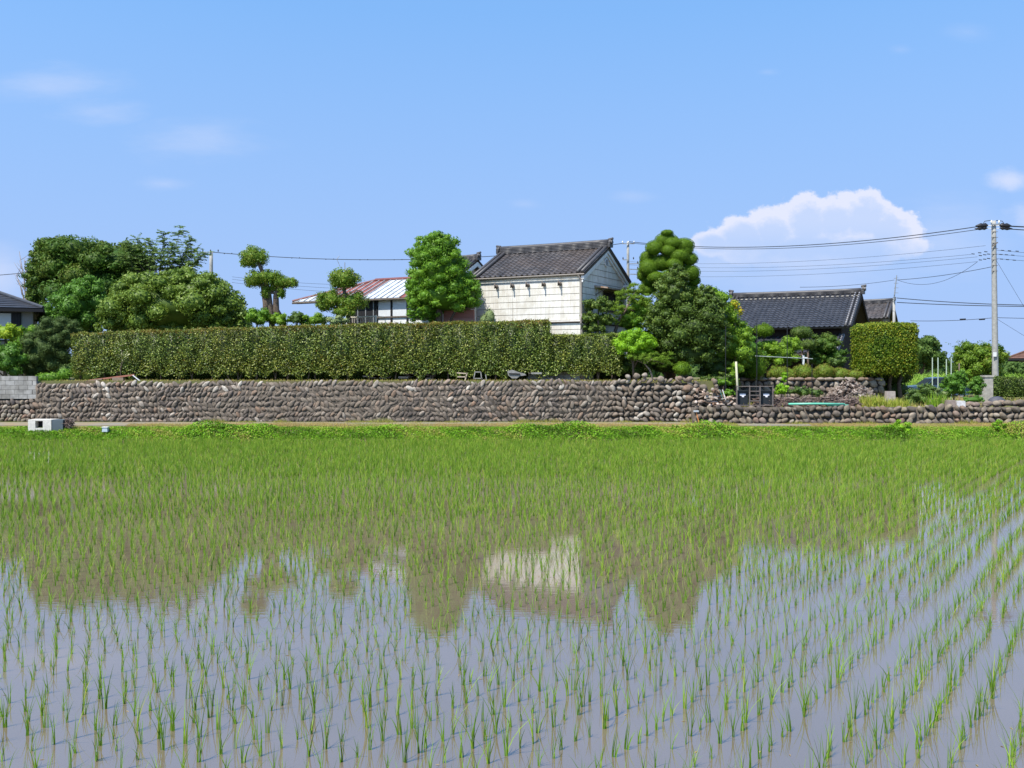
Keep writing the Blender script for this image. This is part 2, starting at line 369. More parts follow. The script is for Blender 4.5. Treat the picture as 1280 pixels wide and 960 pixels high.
# ------------------------------------------------------------------ stone walls
stone_cols = [(.085, .070, .060), (.15, .122, .098), (.13, .105, .09), (.19, .155, .12), (.17, .137, .117), (.22, .18, .14), (.22, .14, .095), (.30, .255, .21), (.46, .41, .35)]
M['stone'] = rampmat('river_cobbles', stone_cols, var=.35, scale=9, dirt=(.155, .125, .095, .6), dscale=.35)
M['stone_clean'] = rampmat('clean_cobbles', [(.08, .066, .058), (.17, .135, .10), (.12, .10, .09), (.22, .18, .125), (.18, .15, .13), (.19, .12, .085), (.29, .25, .20)], var=.35, scale=8, dirt=(.16, .13, .09, .35), dscale=.6)
M['mortar'] = mat('wall_mortar', (.12, .10, .08), .95, .1, .55, 7, bump=.8)
def cobbles(mb, x0, x1, Y, z0, z1f, nrow, mi, elong=1.45, relief=1.0, top_jit=0.0, bias=None, lean=.10, tilt=48, thick=.32):
    for r in range(nrow):
        xx = x0+random.uniform(0, .2)
        while xx < x1:
            zt = z1f(xx); h = (zt-z0)/nrow
            rel = relief(xx) if callable(relief) else relief
            s = h*thick*random.uniform(.72, 1.36); ln = s*elong*random.uniform(.85, 1.15)
            a = R(tilt+random.gauss(0, 13))*(1 if (r+int(math.sin(xx*.7+r*1.9)*1.6+math.sin(xx*.23)*1.5)) % 2 else -1)
            if random.random() < .10: a = random.uniform(-1.5, 1.5); s *= random.uniform(.8, 1.2); ln = s*random.uniform(1.05, 1.4)
            zc = z0+h*(r+.5)+random.gauss(0, .022)+.035*math.sin(xx*1.3+r*.8)+(random.uniform(-.02, top_jit) if r == nrow-1 else 0)
            rv = random.random()**1.3
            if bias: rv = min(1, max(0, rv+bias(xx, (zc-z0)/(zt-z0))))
            rot = Matrix.Rotation(-a, 4, 'Y')
            mb.ball((xx, Y+lean*(zc-z0)/(zt-z0)+random.uniform(-.02, .02), zc), (ln, (s*.75+.02)*rel, s), 3, mi, .15, rot, rv)
            xx += 2*s/max(.55, math.sin(R(tilt)))*random.uniform(.80, 1.0)
def wall_box(mb, x0, x1, Y, z0, z1, th, mi, lean=.1):
    v = [(x0, Y, z0), (x1, Y, z0), (x1, Y+lean, z1), (x0, Y+lean, z1), (x0, Y+th, z0), (x1, Y+th, z0), (x1, Y+th, z1), (x0, Y+th, z1)]
    mb.add(v, [(0, 1, 2, 3), (1, 5, 6, 2), (5, 4, 7, 6), (4, 0, 3, 7), (3, 2, 6, 7)], mi)
xl = P(44, 0, 45).x; xr = P(868, 0, 45).x
ztop = lambda x: float(np.interp(x, [xl, P(180, 0, 45).x, P(700, 0, 45).x, P(770, 0, 45).x, xr], [2.50, 2.56, 2.64, 2.64, 2.64]))
mb = MB(); wall_box(mb, xl, 4.5, 45.005, .6, 2.47, .45, 1); wall_box(mb, 4.5, xr+.3, 45.05, .6, 2.5, .45, 1)
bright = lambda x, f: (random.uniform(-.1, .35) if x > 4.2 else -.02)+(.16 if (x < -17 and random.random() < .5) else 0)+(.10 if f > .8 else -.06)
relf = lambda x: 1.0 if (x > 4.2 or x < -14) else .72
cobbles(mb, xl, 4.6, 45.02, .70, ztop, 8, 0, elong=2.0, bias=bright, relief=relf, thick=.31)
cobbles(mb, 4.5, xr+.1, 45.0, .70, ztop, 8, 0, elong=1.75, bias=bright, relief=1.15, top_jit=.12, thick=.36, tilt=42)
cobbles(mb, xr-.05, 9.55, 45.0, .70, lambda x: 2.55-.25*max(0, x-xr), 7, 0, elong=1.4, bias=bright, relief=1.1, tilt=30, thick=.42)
for k in range(190):   # the wall turns back along the side of the raised yard
    f = random.random(); yy_ = random.uniform(45.15, 49.9); zz_ = 1.42+f*1.15; q_ = random.uniform(.09, .17)
    mb.ball((9.52-.3*f, yy_, zz_), (q_*.7, q_*1.2, q_*.9), 2, 0, .15, Matrix.Rotation(random.uniform(-.7, .7), 4, 'X'), random.uniform(.3, .95))
for px, py, r_ in ((785, 471, .17), (796, 470, .2), (806, 469, .17), (826, 474, .22), (850, 473, .16), (862, 474, .2), (858, 486, .26), (861, 498, .24), (863, 513, .22)):
    r_ *= .72; p = P(px, py, 45.0); mb.ball((p.x, 45.02, p.z), (r_*1.1, r_*.8, r_*.9), 3, 0, .14, Matrix.Rotation(random.uniform(-.6, .6), 4, 'Y'), random.uniform(.6, 1))
tag(mb.build('stone_wall', [M['stone'], M['mortar']], smooth=True, origin=(0, 45, .7)), 'long tall retaining wall of dark cobbles laid herringbone fashion under the clipped hedge', 'stone wall')
mb = MB(); wall_box(mb, P(866, 0, 44.5).x, 40, 44.56, .6, 1.42, .4, 1, .05)
cobbles(mb, P(868, 0, 44.5).x, 40, 44.5, .66, lambda x: 1.48, 3, 0, elong=1.6, thick=.37, relief=1.0, lean=.05, top_jit=.04, bias=lambda x, f: -.12 if f > .7 else .05, tilt=40)
tag(mb.build('stone_wall', [M['stone_clean'], M['mortar']], smooth=True, origin=(20, 44.5, .7)), 'low garden wall of three courses of brown cobbles on the right', 'stone wall')
zl = P(0, 499, 45).z
mb = MB(); wall_box(mb, -40, xl, 45.10, .6, zl-.02, .45, 1)
cobbles(mb, -40, xl-.05, 45.06, .70, lambda x: zl, 5, 0, elong=1.6, thick=.36, bias=lambda x, f: .22, relief=1.0)
tag(mb.build('stone_wall', [M['stone_clean'], M['mortar']], smooth=True, origin=(-30, 45, .7)), 'pale cobble wall section below the grey block wall on the far left', 'stone wall')
M['block'] = rampmat('concrete_blocks', [(.27, .26, .24), (.33, .32, .30), (.24, .23, .21)], var=.3, scale=4, dirt=(.16, .15, .13, .6), dscale=1.3)
mb = MB(); zt = P(0, 470, 45.1).z; hh = (zt-zl-.01)/5
for r in range(5):
    x_ = xl-.02-(.2 if r % 2 else 0)
    if r % 2: mb.box((xl-.11, 45.25, zl+.01+hh*(r+.5)), (.17, .19, hh-.012), None, 0)
    while x_ > -40: mb.box((x_-.2, 45.25, zl+.01+hh*(r+.5)), (.388, .19, hh-.012), None, 0); x_ -= .4
mb.box(((xl-40)/2, 45.262, (zl+zt)/2-.012), (xl+40-.06, .17, zt-zl-.04), None, 1)
tag(mb.build('block_wall', [M['block'], M['mortar']], origin=(-30, 45.2, zl)), 'grey concrete block wall standing on the pale cobbles at the left edge', 'block wall')
# back terrace edge on the right
mb = MB(); wall_box(mb, 9.6, 18.6, 49.96, 1.2, 2.56, .4, 1, .05)
cobbles(mb, 9.6, 18.6, 49.92, 1.3, lambda x: 2.58, 4, 0, elong=1.5, thick=.4, lean=.05, bias=lambda x, f: .3 if f > .7 else 0)
x_ = 9.8
while x_ < 18.5:
    w_ = random.uniform(.35, .6); mb.ball((x_, 49.95, 2.64), (w_*.55, .2, .10), 2, 0, .1, None, random.uniform(.75, 1)); x_ += w_
tag(mb.build('terrace_wall', [M['stone_clean'], M['mortar']], smooth=True, origin=(14, 50, 1.4)), 'pale stone edging of the raised bed under the row of round clipped bushes', 'stone wall')

# ------------------------------------------------------------------ buildings
Uv = Vector((-.882, .471, 0)); Vv = Vector((.471, .882, 0)); UP = Vector((0, 0, 1))
M['tile_kura'] = rampmat('smoked_roof_tiles', [(.050, .046, .045), (.075, .068, .066), (.10, .088, .082)], rough=.45, spec=.5, var=.35, scale=2.5, dirt=(.10, .075, .06, .5), bump=.1, dscale=.6)
M['tile_dark'] = rampmat('glazed_dark_tiles', [(.035, .036, .042), (.05, .051, .058)], rough=.38, spec=.55, var=.2, scale=3, bump=.1)
M['ridge'] = mat('ridge_tiles', (.075, .07, .07), .5, .5, .35, 5)
M['plaster'] = mat('white_plaster', (.74, .74, .72), .9, .1, .12, 3)
def tiles(mb, o, along, down, n_al, n_dn, mi=0, roll=.045, step=.03, prof=6, extra_rnd=True):
    """pantile slope: o = top corner, along/down = full edge vectors"""
    o = Vector(o); nrm = along.cross(down).normalized()
    if nrm.z < 0: nrm = -nrm
    us = []; hs = []
    for c in range(n_al):
        for k in range(prof):
            t = k/prof; us.append((c+t)/n_al)
            hs.append(roll*math.sin(math.pi*t/.38) if t < .38 else -.018*math.sin(math.pi*(t-.38)/.62))
    us.append(1); hs.append(0)
    al = np.array(along); dn = np.array(down); nn = np.array(nrm); oo = np.array(o)
    us = np.array(us); hs = np.array(hs); nu = len(us)
    for r in range(n_dn):
        a = oo+np.outer(us, al)+dn*(r/n_dn)+np.outer(hs, nn)
        b_ = oo+np.outer(us, al)+dn*((r+1.06)/n_dn)+np.outer(hs+step, nn)
        c_ = b_-nn*(step+.01)
        vs = np.concatenate([a, b_, c_])
        for c in range(n_al):
            k0 = c*prof; k1 = min(k0+prof, nu-1); idx = list(range(k0, k1+1)); m_ = len(idx)
            vv = np.concatenate([vs[[i+q*nu for i in idx]] for q in range(3)])
            fs = [(q*m_+i, (q+1)*m_+i, (q+1)*m_+i+1, q*m_+i+1) for q in range(2) for i in range(m_-1)]
            mb.add(vv, fs, mi, random.random())
def plane_box(mb, o, a, b, c, mi=0):
    o, a, b, c = map(Vector, (o, a, b, c)); v = [o, o+a, o+a+b, o+b, o+c, o+a+c, o+a+b+c, o+b+c]
    mb.add([tuple(p) for p in v], [(0, 3, 2, 1), (4, 5, 6, 7), (0, 1, 5, 4), (1, 2, 6, 5), (2, 3, 7, 6), (3, 0, 4, 7)], mi)
def ridge(mb, a, b, h, w, mi=0, curve=0.0):
    """stacked ridge: courses getting narrower and a round cap"""
    a = Vector(a); b = Vector(b); d = (b-a).normalized(); s = d.cross(UP).normalized(); nl = 4
    seg = 8
    def pt(t): return a.lerp(b, t)+UP*(curve*(2*t-1)**2)
    for k in range(nl):
        ww = w*(1-.12*k); z0 = h*k/nl; z1 = h*(k+1)/nl-.012
        for i in range(seg):
            p, q = pt(i/seg), pt((i+1)/seg)
            v = [p-s*ww/2+UP*z0, p+s*ww/2+UP*z0, q+s*ww/2+UP*z0, q-s*ww/2+UP*z0]
            v += [x+UP*(z1-z0) for x in v]
            mb.add([tuple(x) for x in v], [(0, 3, 2, 1), (4, 5, 6, 7), (0, 1, 5, 4), (1, 2, 6, 5), (2, 3, 7, 6), (3, 0, 4, 7)], mi)
    mb.tube([pt(i/seg)+UP*(h+.02) for i in range(seg+1)], w*.34, 8, mi)
def finial(mb, p, d, s, mi=0):
    """ridge-end ornament: round boss, shoulders and a forward tube"""
    p = Vector(p); d = Vector(d).normalized(); c = d.cross(UP).normalized()
    prof = [(-1, -.6), (-1.1, .1), (-.75, .25), (-.8, .6), (-.45, .8), (-.35, 1.15), (0, 1.3), (.35, 1.15), (.45, .8), (.8, .6), (.75, .25), (1.1, .1), (1, -.6)]
    mb.prism([p+c*(x*s*.5)+UP*(y*s*.5) for x, y in prof], d*s*.28, mi)
    mb.tube([p+d*s*.2+UP*s*.3, p+d*s*.45+UP*s*.32], s*.24, 10, mi)
    mb.tube([p-d*s*.1+UP*s*.62, p+d*s*.5+UP*s*.72], s*.15, 8, mi)
def gable_roof(parent, A, Lr, wf, wb, zr, ze, tile, n_al, n_dn, rh=.28, rw=.34, fin=.5, curve=.08, over=.0, name='roof', rmat=None, thick=.09, n_back=None):
    """A = ridge end (near gable, ground xy); the ridge runs Lr along Uv"""
    A = Vector((A[0], A[1], 0)); o = A-Uv*over; ln = Uv*(Lr+2*over)
    m_ = MB(); top = o+UP*zr
    dnf = -Vv*wf+UP*(ze-zr); dnb = Vv*wb+UP*((ze-zr)*wb/wf)
    tiles(m_, top, ln, dnf, n_al, n_dn); tiles(m_, top, ln, dnb, n_al, n_dn)
    for d in (dnf, dnb):
        nn = ln.cross(d).normalized(); nn = nn if nn.z > 0 else -nn
        plane_box(m_, top-nn*.03, ln, d, -nn*thick, 1)
    rf = m_.build(name, [tile, M['eave_wood']], parent)
    m_ = MB(); ridge(m_, top-UP*.05+Uv*.05, top+ln-UP*.05-Uv*.05, rh, rw, 0, curve)
    for s_, e in ((0, -1), (1, 1)):
        e0 = top+ln*s_
        for d in (dnf, dnb):   # edge rolls down the verge
            nn = ln.cross(d).normalized(); nn = nn if nn.z > 0 else -nn
            for q in (.10, .34): m_.tube([e0+nn*.07-Uv*e*q, e0+d*1.01+nn*.07-Uv*e*q], .085, 8, 0)
    m_.build('ridge', [rmat or M['ridge']], rf, True)
    for q_, d_ in ((top, -Uv), (top+ln, Uv)):
        m_ = MB(); finial(m_, q_-UP*.05+UP*(rh*.5+curve), d_, fin); m_.build('ridge_ornament', [rmat or M['ridge']], rf)
    return rf, top, ln, dnf, dnb
M['eave_wood'] = mat('eave_underside', (.10, .085, .07), .9, .1, .3, 6)

# --- the storehouse
K = Vector((3.29, 47.0, 0)); KL, KW, KE, KR = 5.75, 5.7, 7.66, 9.20; KB = 2.55
ku = root('storehouse', (K.x, K.y, KB), 'pale two-storey storehouse with horizontal boards and grey tiled gable roof', 'storehouse')
# boards: aged white panels with dark joints, stained by weather
def boardmat(name, c1, c2):
    m = bpy.data.materials.new(name); m.use_nodes = True; n = m.node_tree.nodes; l = m.node_tree.links
    b = n['Principled BSDF']; b.inputs['Roughness'].default_value = .9; b.inputs['Specular IOR Level'].default_value = .1
    t = n.new('ShaderNodeTexCoord')
    mp = n.new('ShaderNodeMapping'); mp.inputs['Scale'].default_value = (1, 1, .6); l.new(t.outputs['Object'], mp.inputs[0])
    x = n.new('ShaderNodeTexNoise'); x.inputs['Scale'].default_value = 2.6; x.inputs['Detail'].default_value = 9; x.inputs['Roughness'].default_value = .7; l.new(mp.outputs[0], x.inputs['Vector'])
    rp = n.new('ShaderNodeValToRGB'); rp.color_ramp.elements[0].position = .38; rp.color_ramp.elements[1].position = .56
    rp.color_ramp.elements[0].color = (*c2, 1); rp.color_ramp.elements[1].color = (*c1, 1); l.new(x.outputs[0], rp.inputs[0])
    mp2 = n.new('ShaderNodeMapping'); mp2.inputs['Scale'].default_value = (5, 5, .35); l.new(t.outputs['Object'], mp2.inputs[0])
    x2 = n.new('ShaderNodeTexNoise'); x2.inputs['Scale'].default_value = 2.0; x2.inputs['Detail'].default_value = 5; l.new(mp2.outputs[0], x2.inputs['Vector'])
    r2 = n.new('ShaderNodeMapRange'); r2.inputs[1].default_value = .46; r2.inputs[2].default_value = .72; r2.inputs[4].default_value = .42; l.new(x2.outputs[0], r2.inputs[0])
    mx = n.new('ShaderNodeMix'); mx.data_type = 'RGBA'; l.new(r2.outputs[0], mx.inputs['Factor']); l.new(rp.outputs[0], mx.inputs['A']); mx.inputs['B'].default_value = (.40, .34, .27, 1)
    l.new(mx.outputs['Result'], b.inputs['Base Color']); return m
M['board'] = boardmat('aged_white_boards', (.68, .655, .59), (.56, .525, .45))
M['joint'] = mat('board_joints', (.17, .14, .115), .9, .1, .4, 8)
mb = MB()
def face_boards(mb, o, d, n_, length, zs, z_clip=None):
    for k in range(len(zs)-1):
        z0, z1 = zs[k]+.011, zs[k+1]-.011
        x_ = 0
        while x_ < length-.01:
            x2_ = min(length, x_+1.82)
            if length-x2_ < .4: x2_ = length
            plane_box(mb, o+d*(x_+.004)+UP*z0, d*(x2_-x_-.008), UP*(z1-z0), n_*.03, 0); x_ = x2_
zs = [5.47+i*.312 for i in range(0, 8)]
zs_low = [KB+.03, 2.9, 3.3, 3.75, 4.2, 4.62, 5.02, 5.33]
C0 = K+Vv*.03+Uv*.03
inner = [K+Uv*.03+Vv*.03, K+Uv*(KL-.03)+Vv*.03, K+Uv*(KL-.03)+Vv*(KW-.03), K+Uv*.03+Vv*(KW-.03)]
mb.prism([p+UP*KB for p in inner], UP*(KE-KB+.05), 1)
for zz in (zs, zs_low):
    face_boards(mb, K+Uv*.05, Uv, -Vv*1, KL-.1, zz); 
    face_boards(mb, K+Vv*.05, Vv, -Uv*1, KW-.1, zz)
    face_boards(mb, K+Uv*KL+Vv*.05, Vv, Uv*1, KW-.1, zz); face_boards(mb, K+Vv*KW+Uv*.05, Uv, Vv*1, KL-.1, zz)
# gable triangles
for e, off in ((0, -1), (1, 1)):
    b0 = K+Uv*(KL*e)
    mb.prism([b0+Uv*off*(.0)+UP*(KE-.02), b0+Vv*KW+UP*(KE-.02), b0+Vv*KW/2+UP*(KR-.08)], Uv*off*.03 if e else -Uv*.03, 0)
wl = mb.build('wall', [M['board'], M['joint']], ku)
mb = MB()   # ledge between the storeys
for o, d, n_, ln in ((K, Uv, -Vv, KL), (K, Vv, -Uv, KW)):
    plane_box(mb, o-d*.07+n_*.0+UP*5.36, d*(ln+.14), UP*.035, n_*.12, 0); plane_box(mb, o-d*.05+UP*5.395, d*(ln+.1), UP*.07, n_*.08, 1)
mb.build('ledge', [M['joint'], M['board']], ku)
mb = MB()   # plain plaster frieze under the eaves, corner board
plane_box(mb, K+Uv*.02+UP*(KE-.13), Uv*(KL-.04), UP*.16, -Vv*.045, 0)
plane_box(mb, K+Uv*.0-Vv*.045+UP*5.47, Uv*.10, UP*(KE-5.47), Vv*.04, 0)
mb.build('frieze', mat('grey_frieze', (.42, .40, .35), .9, .1, .3, 5), ku)
M['board_gable'] = boardmat('aged_white_boards_gable', (.62, .62, .56), (.46, .46, .40))
rf, top, ln, dnf, dnb = gable_roof(ku, K+Vv*KW/2, KL, KW/2+.17, KW/2+.17, KR+.0, KE+.02, M['tile_kura'], 21, 13, rh=.30, rw=.34, fin=.42, curve=.015, over=.22)
mb = MB()   # moulded plaster bands under the verge, boards of the gable joint lines
for d in (-1, 1):
    a = K+Vv*KW/2+UP*(KR-.13)-Uv*.03; b_ = a+Vv*d*(KW/2+.12)+UP*(KE-KR+.0)
    for q, th in ((0, .15), (.20, .10)): 
        mb.prism([a-UP*q, b_-UP*q, b_-UP*(q+th*.9), a-UP*(q+th)], -Uv*(.14-.3*q), 0)
mb.box(K+Vv*(KW-.28)+UP*(KE-.22)-Uv*.14, (.5, .3, .12), Matrix.Rotation(math.atan2(Vv.y, Vv.x), 3, 'Z'))
mb.build('gable_moulding', M['plaster'], ku)
mb = MB()
for zz in (KE+.02, KE+.33, KE+.64, KE+.95):
    hw = (KR-.2-zz)/(KR-KE)*KW/2
    if hw > .2: plane_box(mb, K+Vv*(KW/2-hw)-Uv*.034+UP*zz, Vv*2*hw, UP*.018, -Uv*.006, 0)
mb.build('joint_lines', M['joint'], ku)
mb = MB(); c = K+Vv*KW/2+UP*(KE+.78)-Uv*.04
mb.tube([c, c-Uv*.06], .21, 16, 0); v_ = mb.build('vent', M['plaster'], ku)
mb = MB(); mb.tube([c-Uv*.061, c-Uv*.066], .16, 16, 0)
for k in range(-2, 3): mb.bar(c-Uv*.075+Vv*k*.06-UP*.15, c-Uv*.075+Vv*k*.06+UP*.15, .018, .018, 1)
mb.build('grille', [M['dark'], M['steel']], v_)
# canopy over the gable opening
M['rust'] = mat('rusty_canopy', (.36, .30, .25), .8, .2, col2=(.20, .10, .055), scale=3)
mb = MB(); c0 = K+Vv*1.42-Uv*.0+UP*7.20
mb.prism([c0+UP*.02, c0-Uv*.75-UP*.10, c0-Uv*.75-UP*.17, c0-UP*.08], Vv*3.9, 0)
for s_ in (0.15, 1.9, 3.7): mb.bar(c0+Vv*s_-UP*.45-Uv*.03, c0+Vv*s_-Uv*.6-UP*.14, .04, .04, 1)
mb.build('canopy', [M['rust'], M['joint']], ku)
wf_ = MB(); z0, z1 = 6.0, 7.02
for s0, s1, za, zb in ((2.36, 2.46, z0, z1), (4.04, 4.14, z0, z1), (2.46, 4.04, z1-.08, z1), (2.46, 4.04, z0, z0+.08)):
    plane_box(wf_, K+Vv*s0-Uv*.03+UP*za, Vv*(s1-s0), UP*(zb-za), -Uv*.06, 0)
plane_box(wf_, K+Vv*1.75-Uv*.032+UP*z0, Vv*.6, UP*(z1-z0), -Uv*.05, 1)
wi = wf_.build('window', [M['joint'], M['plaster']], ku)
mb = MB(); plane_box(mb, K+Vv*2.46-Uv*.032+UP*(z0+.08), Vv*1.58, UP*(z1-z0-.16), -Uv*.01, 0); mb.build('pane', M['dark'], wi)
mb = MB()   # gutter and downpipe
g0 = K-Uv*.22-Vv*.20+UP*(KE-.05)
mb.tube([g0, g0+Uv*(KL+.5)], .035, 8)
mb.tube([K-Vv*.20+UP*(KE-.08)+Uv*.1, K-Vv*.10-Uv*.02+UP*(KE-.32), K-Vv*.09-Uv*.03+UP*5.75, K-Vv*.22-Uv*.06+UP*5.5, K-Vv*.22-Uv*.06+UP*5.3, K-Vv*.1-Uv*.05+UP*5.1, K-Vv*.1-Uv*.05+UP*2.6], .045, 8)
mb.build('downpipe', mat('pipe', (.24, .21, .18), .6, .3), ku)
for px in (622, 642, 661, 681, 701):
    s_ = ((px-640)*K.y-F*K.x)/(F*Uv.x-(px-640)*Uv.y); b0 = K+Uv*s_-Vv*.05
    mb = MB(); mb.tube([b0+UP*7.20, b0-Vv*.20+UP*7.20, b0-Vv*.24+UP*7.10, b0-Vv*.24+UP*7.34], .035, 6, 0); mb.ball(b0-Vv*.04+UP*7.20, (.09, .09, .10), 2, 0)
    mb.build('wall_hook', M['joint'], ku, True)

# --- house with the striped metal roof
H = Vector(((505-640)*50/F, 50.0, 0)) ; h0 = root('metal_roof_house', (H.x, H.y, 2.6), 'low white-walled house under a red and silver striped metal roof', 'house')
ZE, ZR = 6.72, 7.90; H1 = H-Uv*2.2; HLn = 9.15; HW = 2.6
def stripemat():
    m = bpy.data.materials.new('striped_sheet_roof'); m.use_nodes = True; n = m.node_tree.nodes; l = m.node_tree.links
    b = n['Principled BSDF']; b.inputs['Roughness'].default_value = .45
    a = n.new('ShaderNodeAttribute'); a.attribute_name = 'rnd'; rp = n.new('ShaderNodeValToRGB'); rp.color_ramp.interpolation = 'CONSTANT'
    e = rp.color_ramp.elements; e[0].color = (.23, .075, .055, 1); e[1].position = .34; e[1].color = (.17, .085, .07, 1)
    e.new(.62).color = (.52, .56, .62, 1); e.new(.85).color = (.36, .38, .40, 1)
    l.new(a.outputs['Fac'], rp.inputs[0])
    t = n.new('ShaderNodeTexCoord'); x = n.new('ShaderNodeTexNoise'); x.inputs['Scale'].default_value = 4; x.inputs['Detail'].default_value = 7; l.new(t.outputs['Object'], x.inputs['Vector'])
    mr = n.new('ShaderNodeMapRange'); mr.inputs[1].default_value = .3; mr.inputs[2].default_value = .7; mr.inputs[3].default_value = .6; mr.inputs[4].default_value = 1.25; l.new(x.outputs[0], mr.inputs[0])
    ml = n.new('ShaderNodeMix'); ml.data_type = 'RGBA'; ml.blend_type = 'MULTIPLY'; ml.inputs['Factor'].default_value = 1; l.new(rp.outputs[0], ml.inputs['A']); l.new(mr.outputs[0], ml.inputs['B'])
    l.new(ml.outputs['Result'], b.inputs['Base Color']); return m
sheet = stripemat(); mb = MB(); nrib = 24; topo = H1+Vv*(HW-.3)+UP*ZR
for sgn, ww in ((-1, HW), (1, HW)):
    dn = Vv*sgn*ww+UP*(ZE-ZR); st = Uv*(HLn/nrib); nn = st.cross(dn).normalized(); nn = nn if nn.z > 0 else -nn
    for k in range(nrib):
        s_ = k*HLn/nrib; o = topo+st*k
        f_ = max(0, (s_-5.6)/(HLn-5.6))
        rv = random.choice([.1, .15, .4, .2]) if s_ > 4.2 else random.choice([.7, .7, .9, .72])
        if s_ > 7.0: rv = random.choice([.7, .9])
        mid = o+dn*(.72)
        if s_ < 2.2: 
            plane_box(mb, o, st*.86, dn*.74, nn*.02, 0); mb.r[-6:] = [rv]*6; plane_box(mb, o+dn*.742, st*.86, dn*.258, nn*.02, 0); mb.r[-6:] = [.1]*6
        else:
            plane_box(mb, o+dn*f_, st*.86, dn*(1-f_), nn*.02, 0); mb.r[-6:] = [rv]*6
        plane_box(mb, o+st*.86+dn*f_, st*.14, dn*(1-f_), nn*.06, 0); mb.r[-6:] = [.9]*6
    plane_box(mb, topo-nn*.01, Uv*5.6, dn, -nn*.06, 1)
    mb.prism([topo+Uv*5.6-nn*.012, topo+Uv*5.6+dn-nn*.012, topo+Uv*HLn+dn-nn*.012], -nn*.05, 1)
rf = mb.build('roof', [sheet, M['joint']], h0)
mb = MB(); mb.tube([topo+UP*.05, topo+Uv*5.6+UP*.05], .09, 8); mb.tube([topo+Uv*5.6+UP*.05, topo+Uv*HLn-Vv*HW+UP*(ZE-ZR+.05)], .06, 8); mb.tube([topo+Uv*5.6+UP*.05, topo+Uv*HLn+Vv*HW+UP*(ZE-ZR+.05)], .06, 8); mb.build('ridge', mat('ridge_cap', (.16, .045, .04), .5, .4), rf)
mb = MB(); e0 = topo-Vv*HW+UP*(ZE-ZR-.06); mb.tube([e0, e0+Uv*HLn], .05, 8); mb.build('gutter', M['joint'], rf)
W0 = H1-Vv*.0+Uv*.5; WL = 5.0; wh = ZE+.05
mb = MB(); WLL = 5.35
mb.prism([W0+UP*2.6, W0+Uv*WLL+UP*2.6, W0+Uv*WLL+Vv*4.4+UP*2.6, W0+Vv*4.4+UP*2.6], UP*(wh-2.6), 0)
for e in (0, WLL): mb.prism([W0+Uv*e+UP*wh, W0+Uv*e+Vv*4.4+UP*wh, W0+Uv*e+Vv*2.2+UP*(ZR-.12)], Uv*(-.05 if e else .05), 0)
mb.build('wall', M['white'], h0)
def on_u(base, px, doff):   # distance along Uv where the photo column px meets the wall plane
    q = base-Vv*doff; return ((px-640)*q.y-F*q.x)/(F*Uv.x-(px-640)*Uv.y)
def zrow(p, py): return HC-(py-YH)*p.y/F
for a_, b_, nm in ((509, 491, 'wall_panel'), (489, 473, 'wall_panel')):
    s0, s1 = on_u(W0, a_, .03), on_u(W0, b_, .03); z0, z1 = zrow(W0, 394), ZE-.0
    mb = MB(); plane_box(mb, W0+Uv*s0-Vv*.002+UP*z0, Uv*(s1-s0), UP*(z1-z0-.3), -Vv*.03, 0); mb.build(nm, mat('pale_panel', (.60, .62, .63), .6, .3, .1, 3), h0)
for px in (472, 490, 510):
    s0 = on_u(W0, px, .05); mb = MB(); plane_box(mb, W0+Uv*s0-Vv*.003+UP*2.7, Uv*.09, UP*(ZE-2.75), -Vv*.06, 0); mb.build('post', M['dark'], h0)
mb = MB(); s0, s1 = on_u(W0, 515, .0), on_u(W0, 470, .0); plane_box(mb, W0+Uv*.0-Vv*.004+UP*(zrow(W0, 395.5)), Uv*s1, UP*.07, -Vv*.07, 0); mb.build('sill_beam', M['joint'], h0)
s0, s1 = on_u(W0, 470, .0), on_u(W0, 438, .0); mb = MB()
plane_box(mb, W0+Uv*s0-Vv*.003+UP*(zrow(W0, 404)), Uv*(s1-s0), UP*1.3, -Vv*.02, 0)
wn = mb.build('window', M['dark'], h0)
mb = MB()
for q in np.linspace(s0+.1, s1-.05, 4): plane_box(mb, W0+Uv*q-Vv*.025+UP*(zrow(W0, 404)), Uv*.05, UP*1.25, -Vv*.03, 0)
mb.build('frame', M['steel'], wn)
bal = MB(); bo = W0-Vv*.75; zb = zrow(bo, 393.5)
sA, sB = on_u(W0, 470, .75), on_u(W0, 438, .75)
bal.bar(bo+Uv*sA+UP*zb, bo+Uv*sB+UP*zb, .07, .06); bal.bar(bo+Uv*sA+UP*(zb-.75), bo+Uv*sB+UP*(zb-.75), .05, .05)
for q in np.linspace(sA, sB, 14): bal.bar(bo+Uv*q+UP*(zb-.75), bo+Uv*q+UP*zb, .025, .025)
for q in (sA, sB): bal.bar(bo+Uv*q+UP*2.6, bo+Uv*q+UP*(zb+.06), .09, .09); bal.bar(bo+Uv*q+UP*zb, bo+Uv*q+UP*zb+Vv*.75, .05, .05)
bal.build('railing', mat('cream_rail', (.55, .50, .40), .6, .3), h0)
mb = MB(); 
for q in (6.4,): mb.bar(H1+Uv*q+Vv*.0+UP*2.6, H1+Uv*q+UP*(ZE+.05), .12, .12)
mb.bar(H1+Uv*5.4+UP*(ZE-.02), H1+Uv*9.1+UP*(ZE-.02), .1, .14)
mb.build('porch_post', M['joint'], h0)

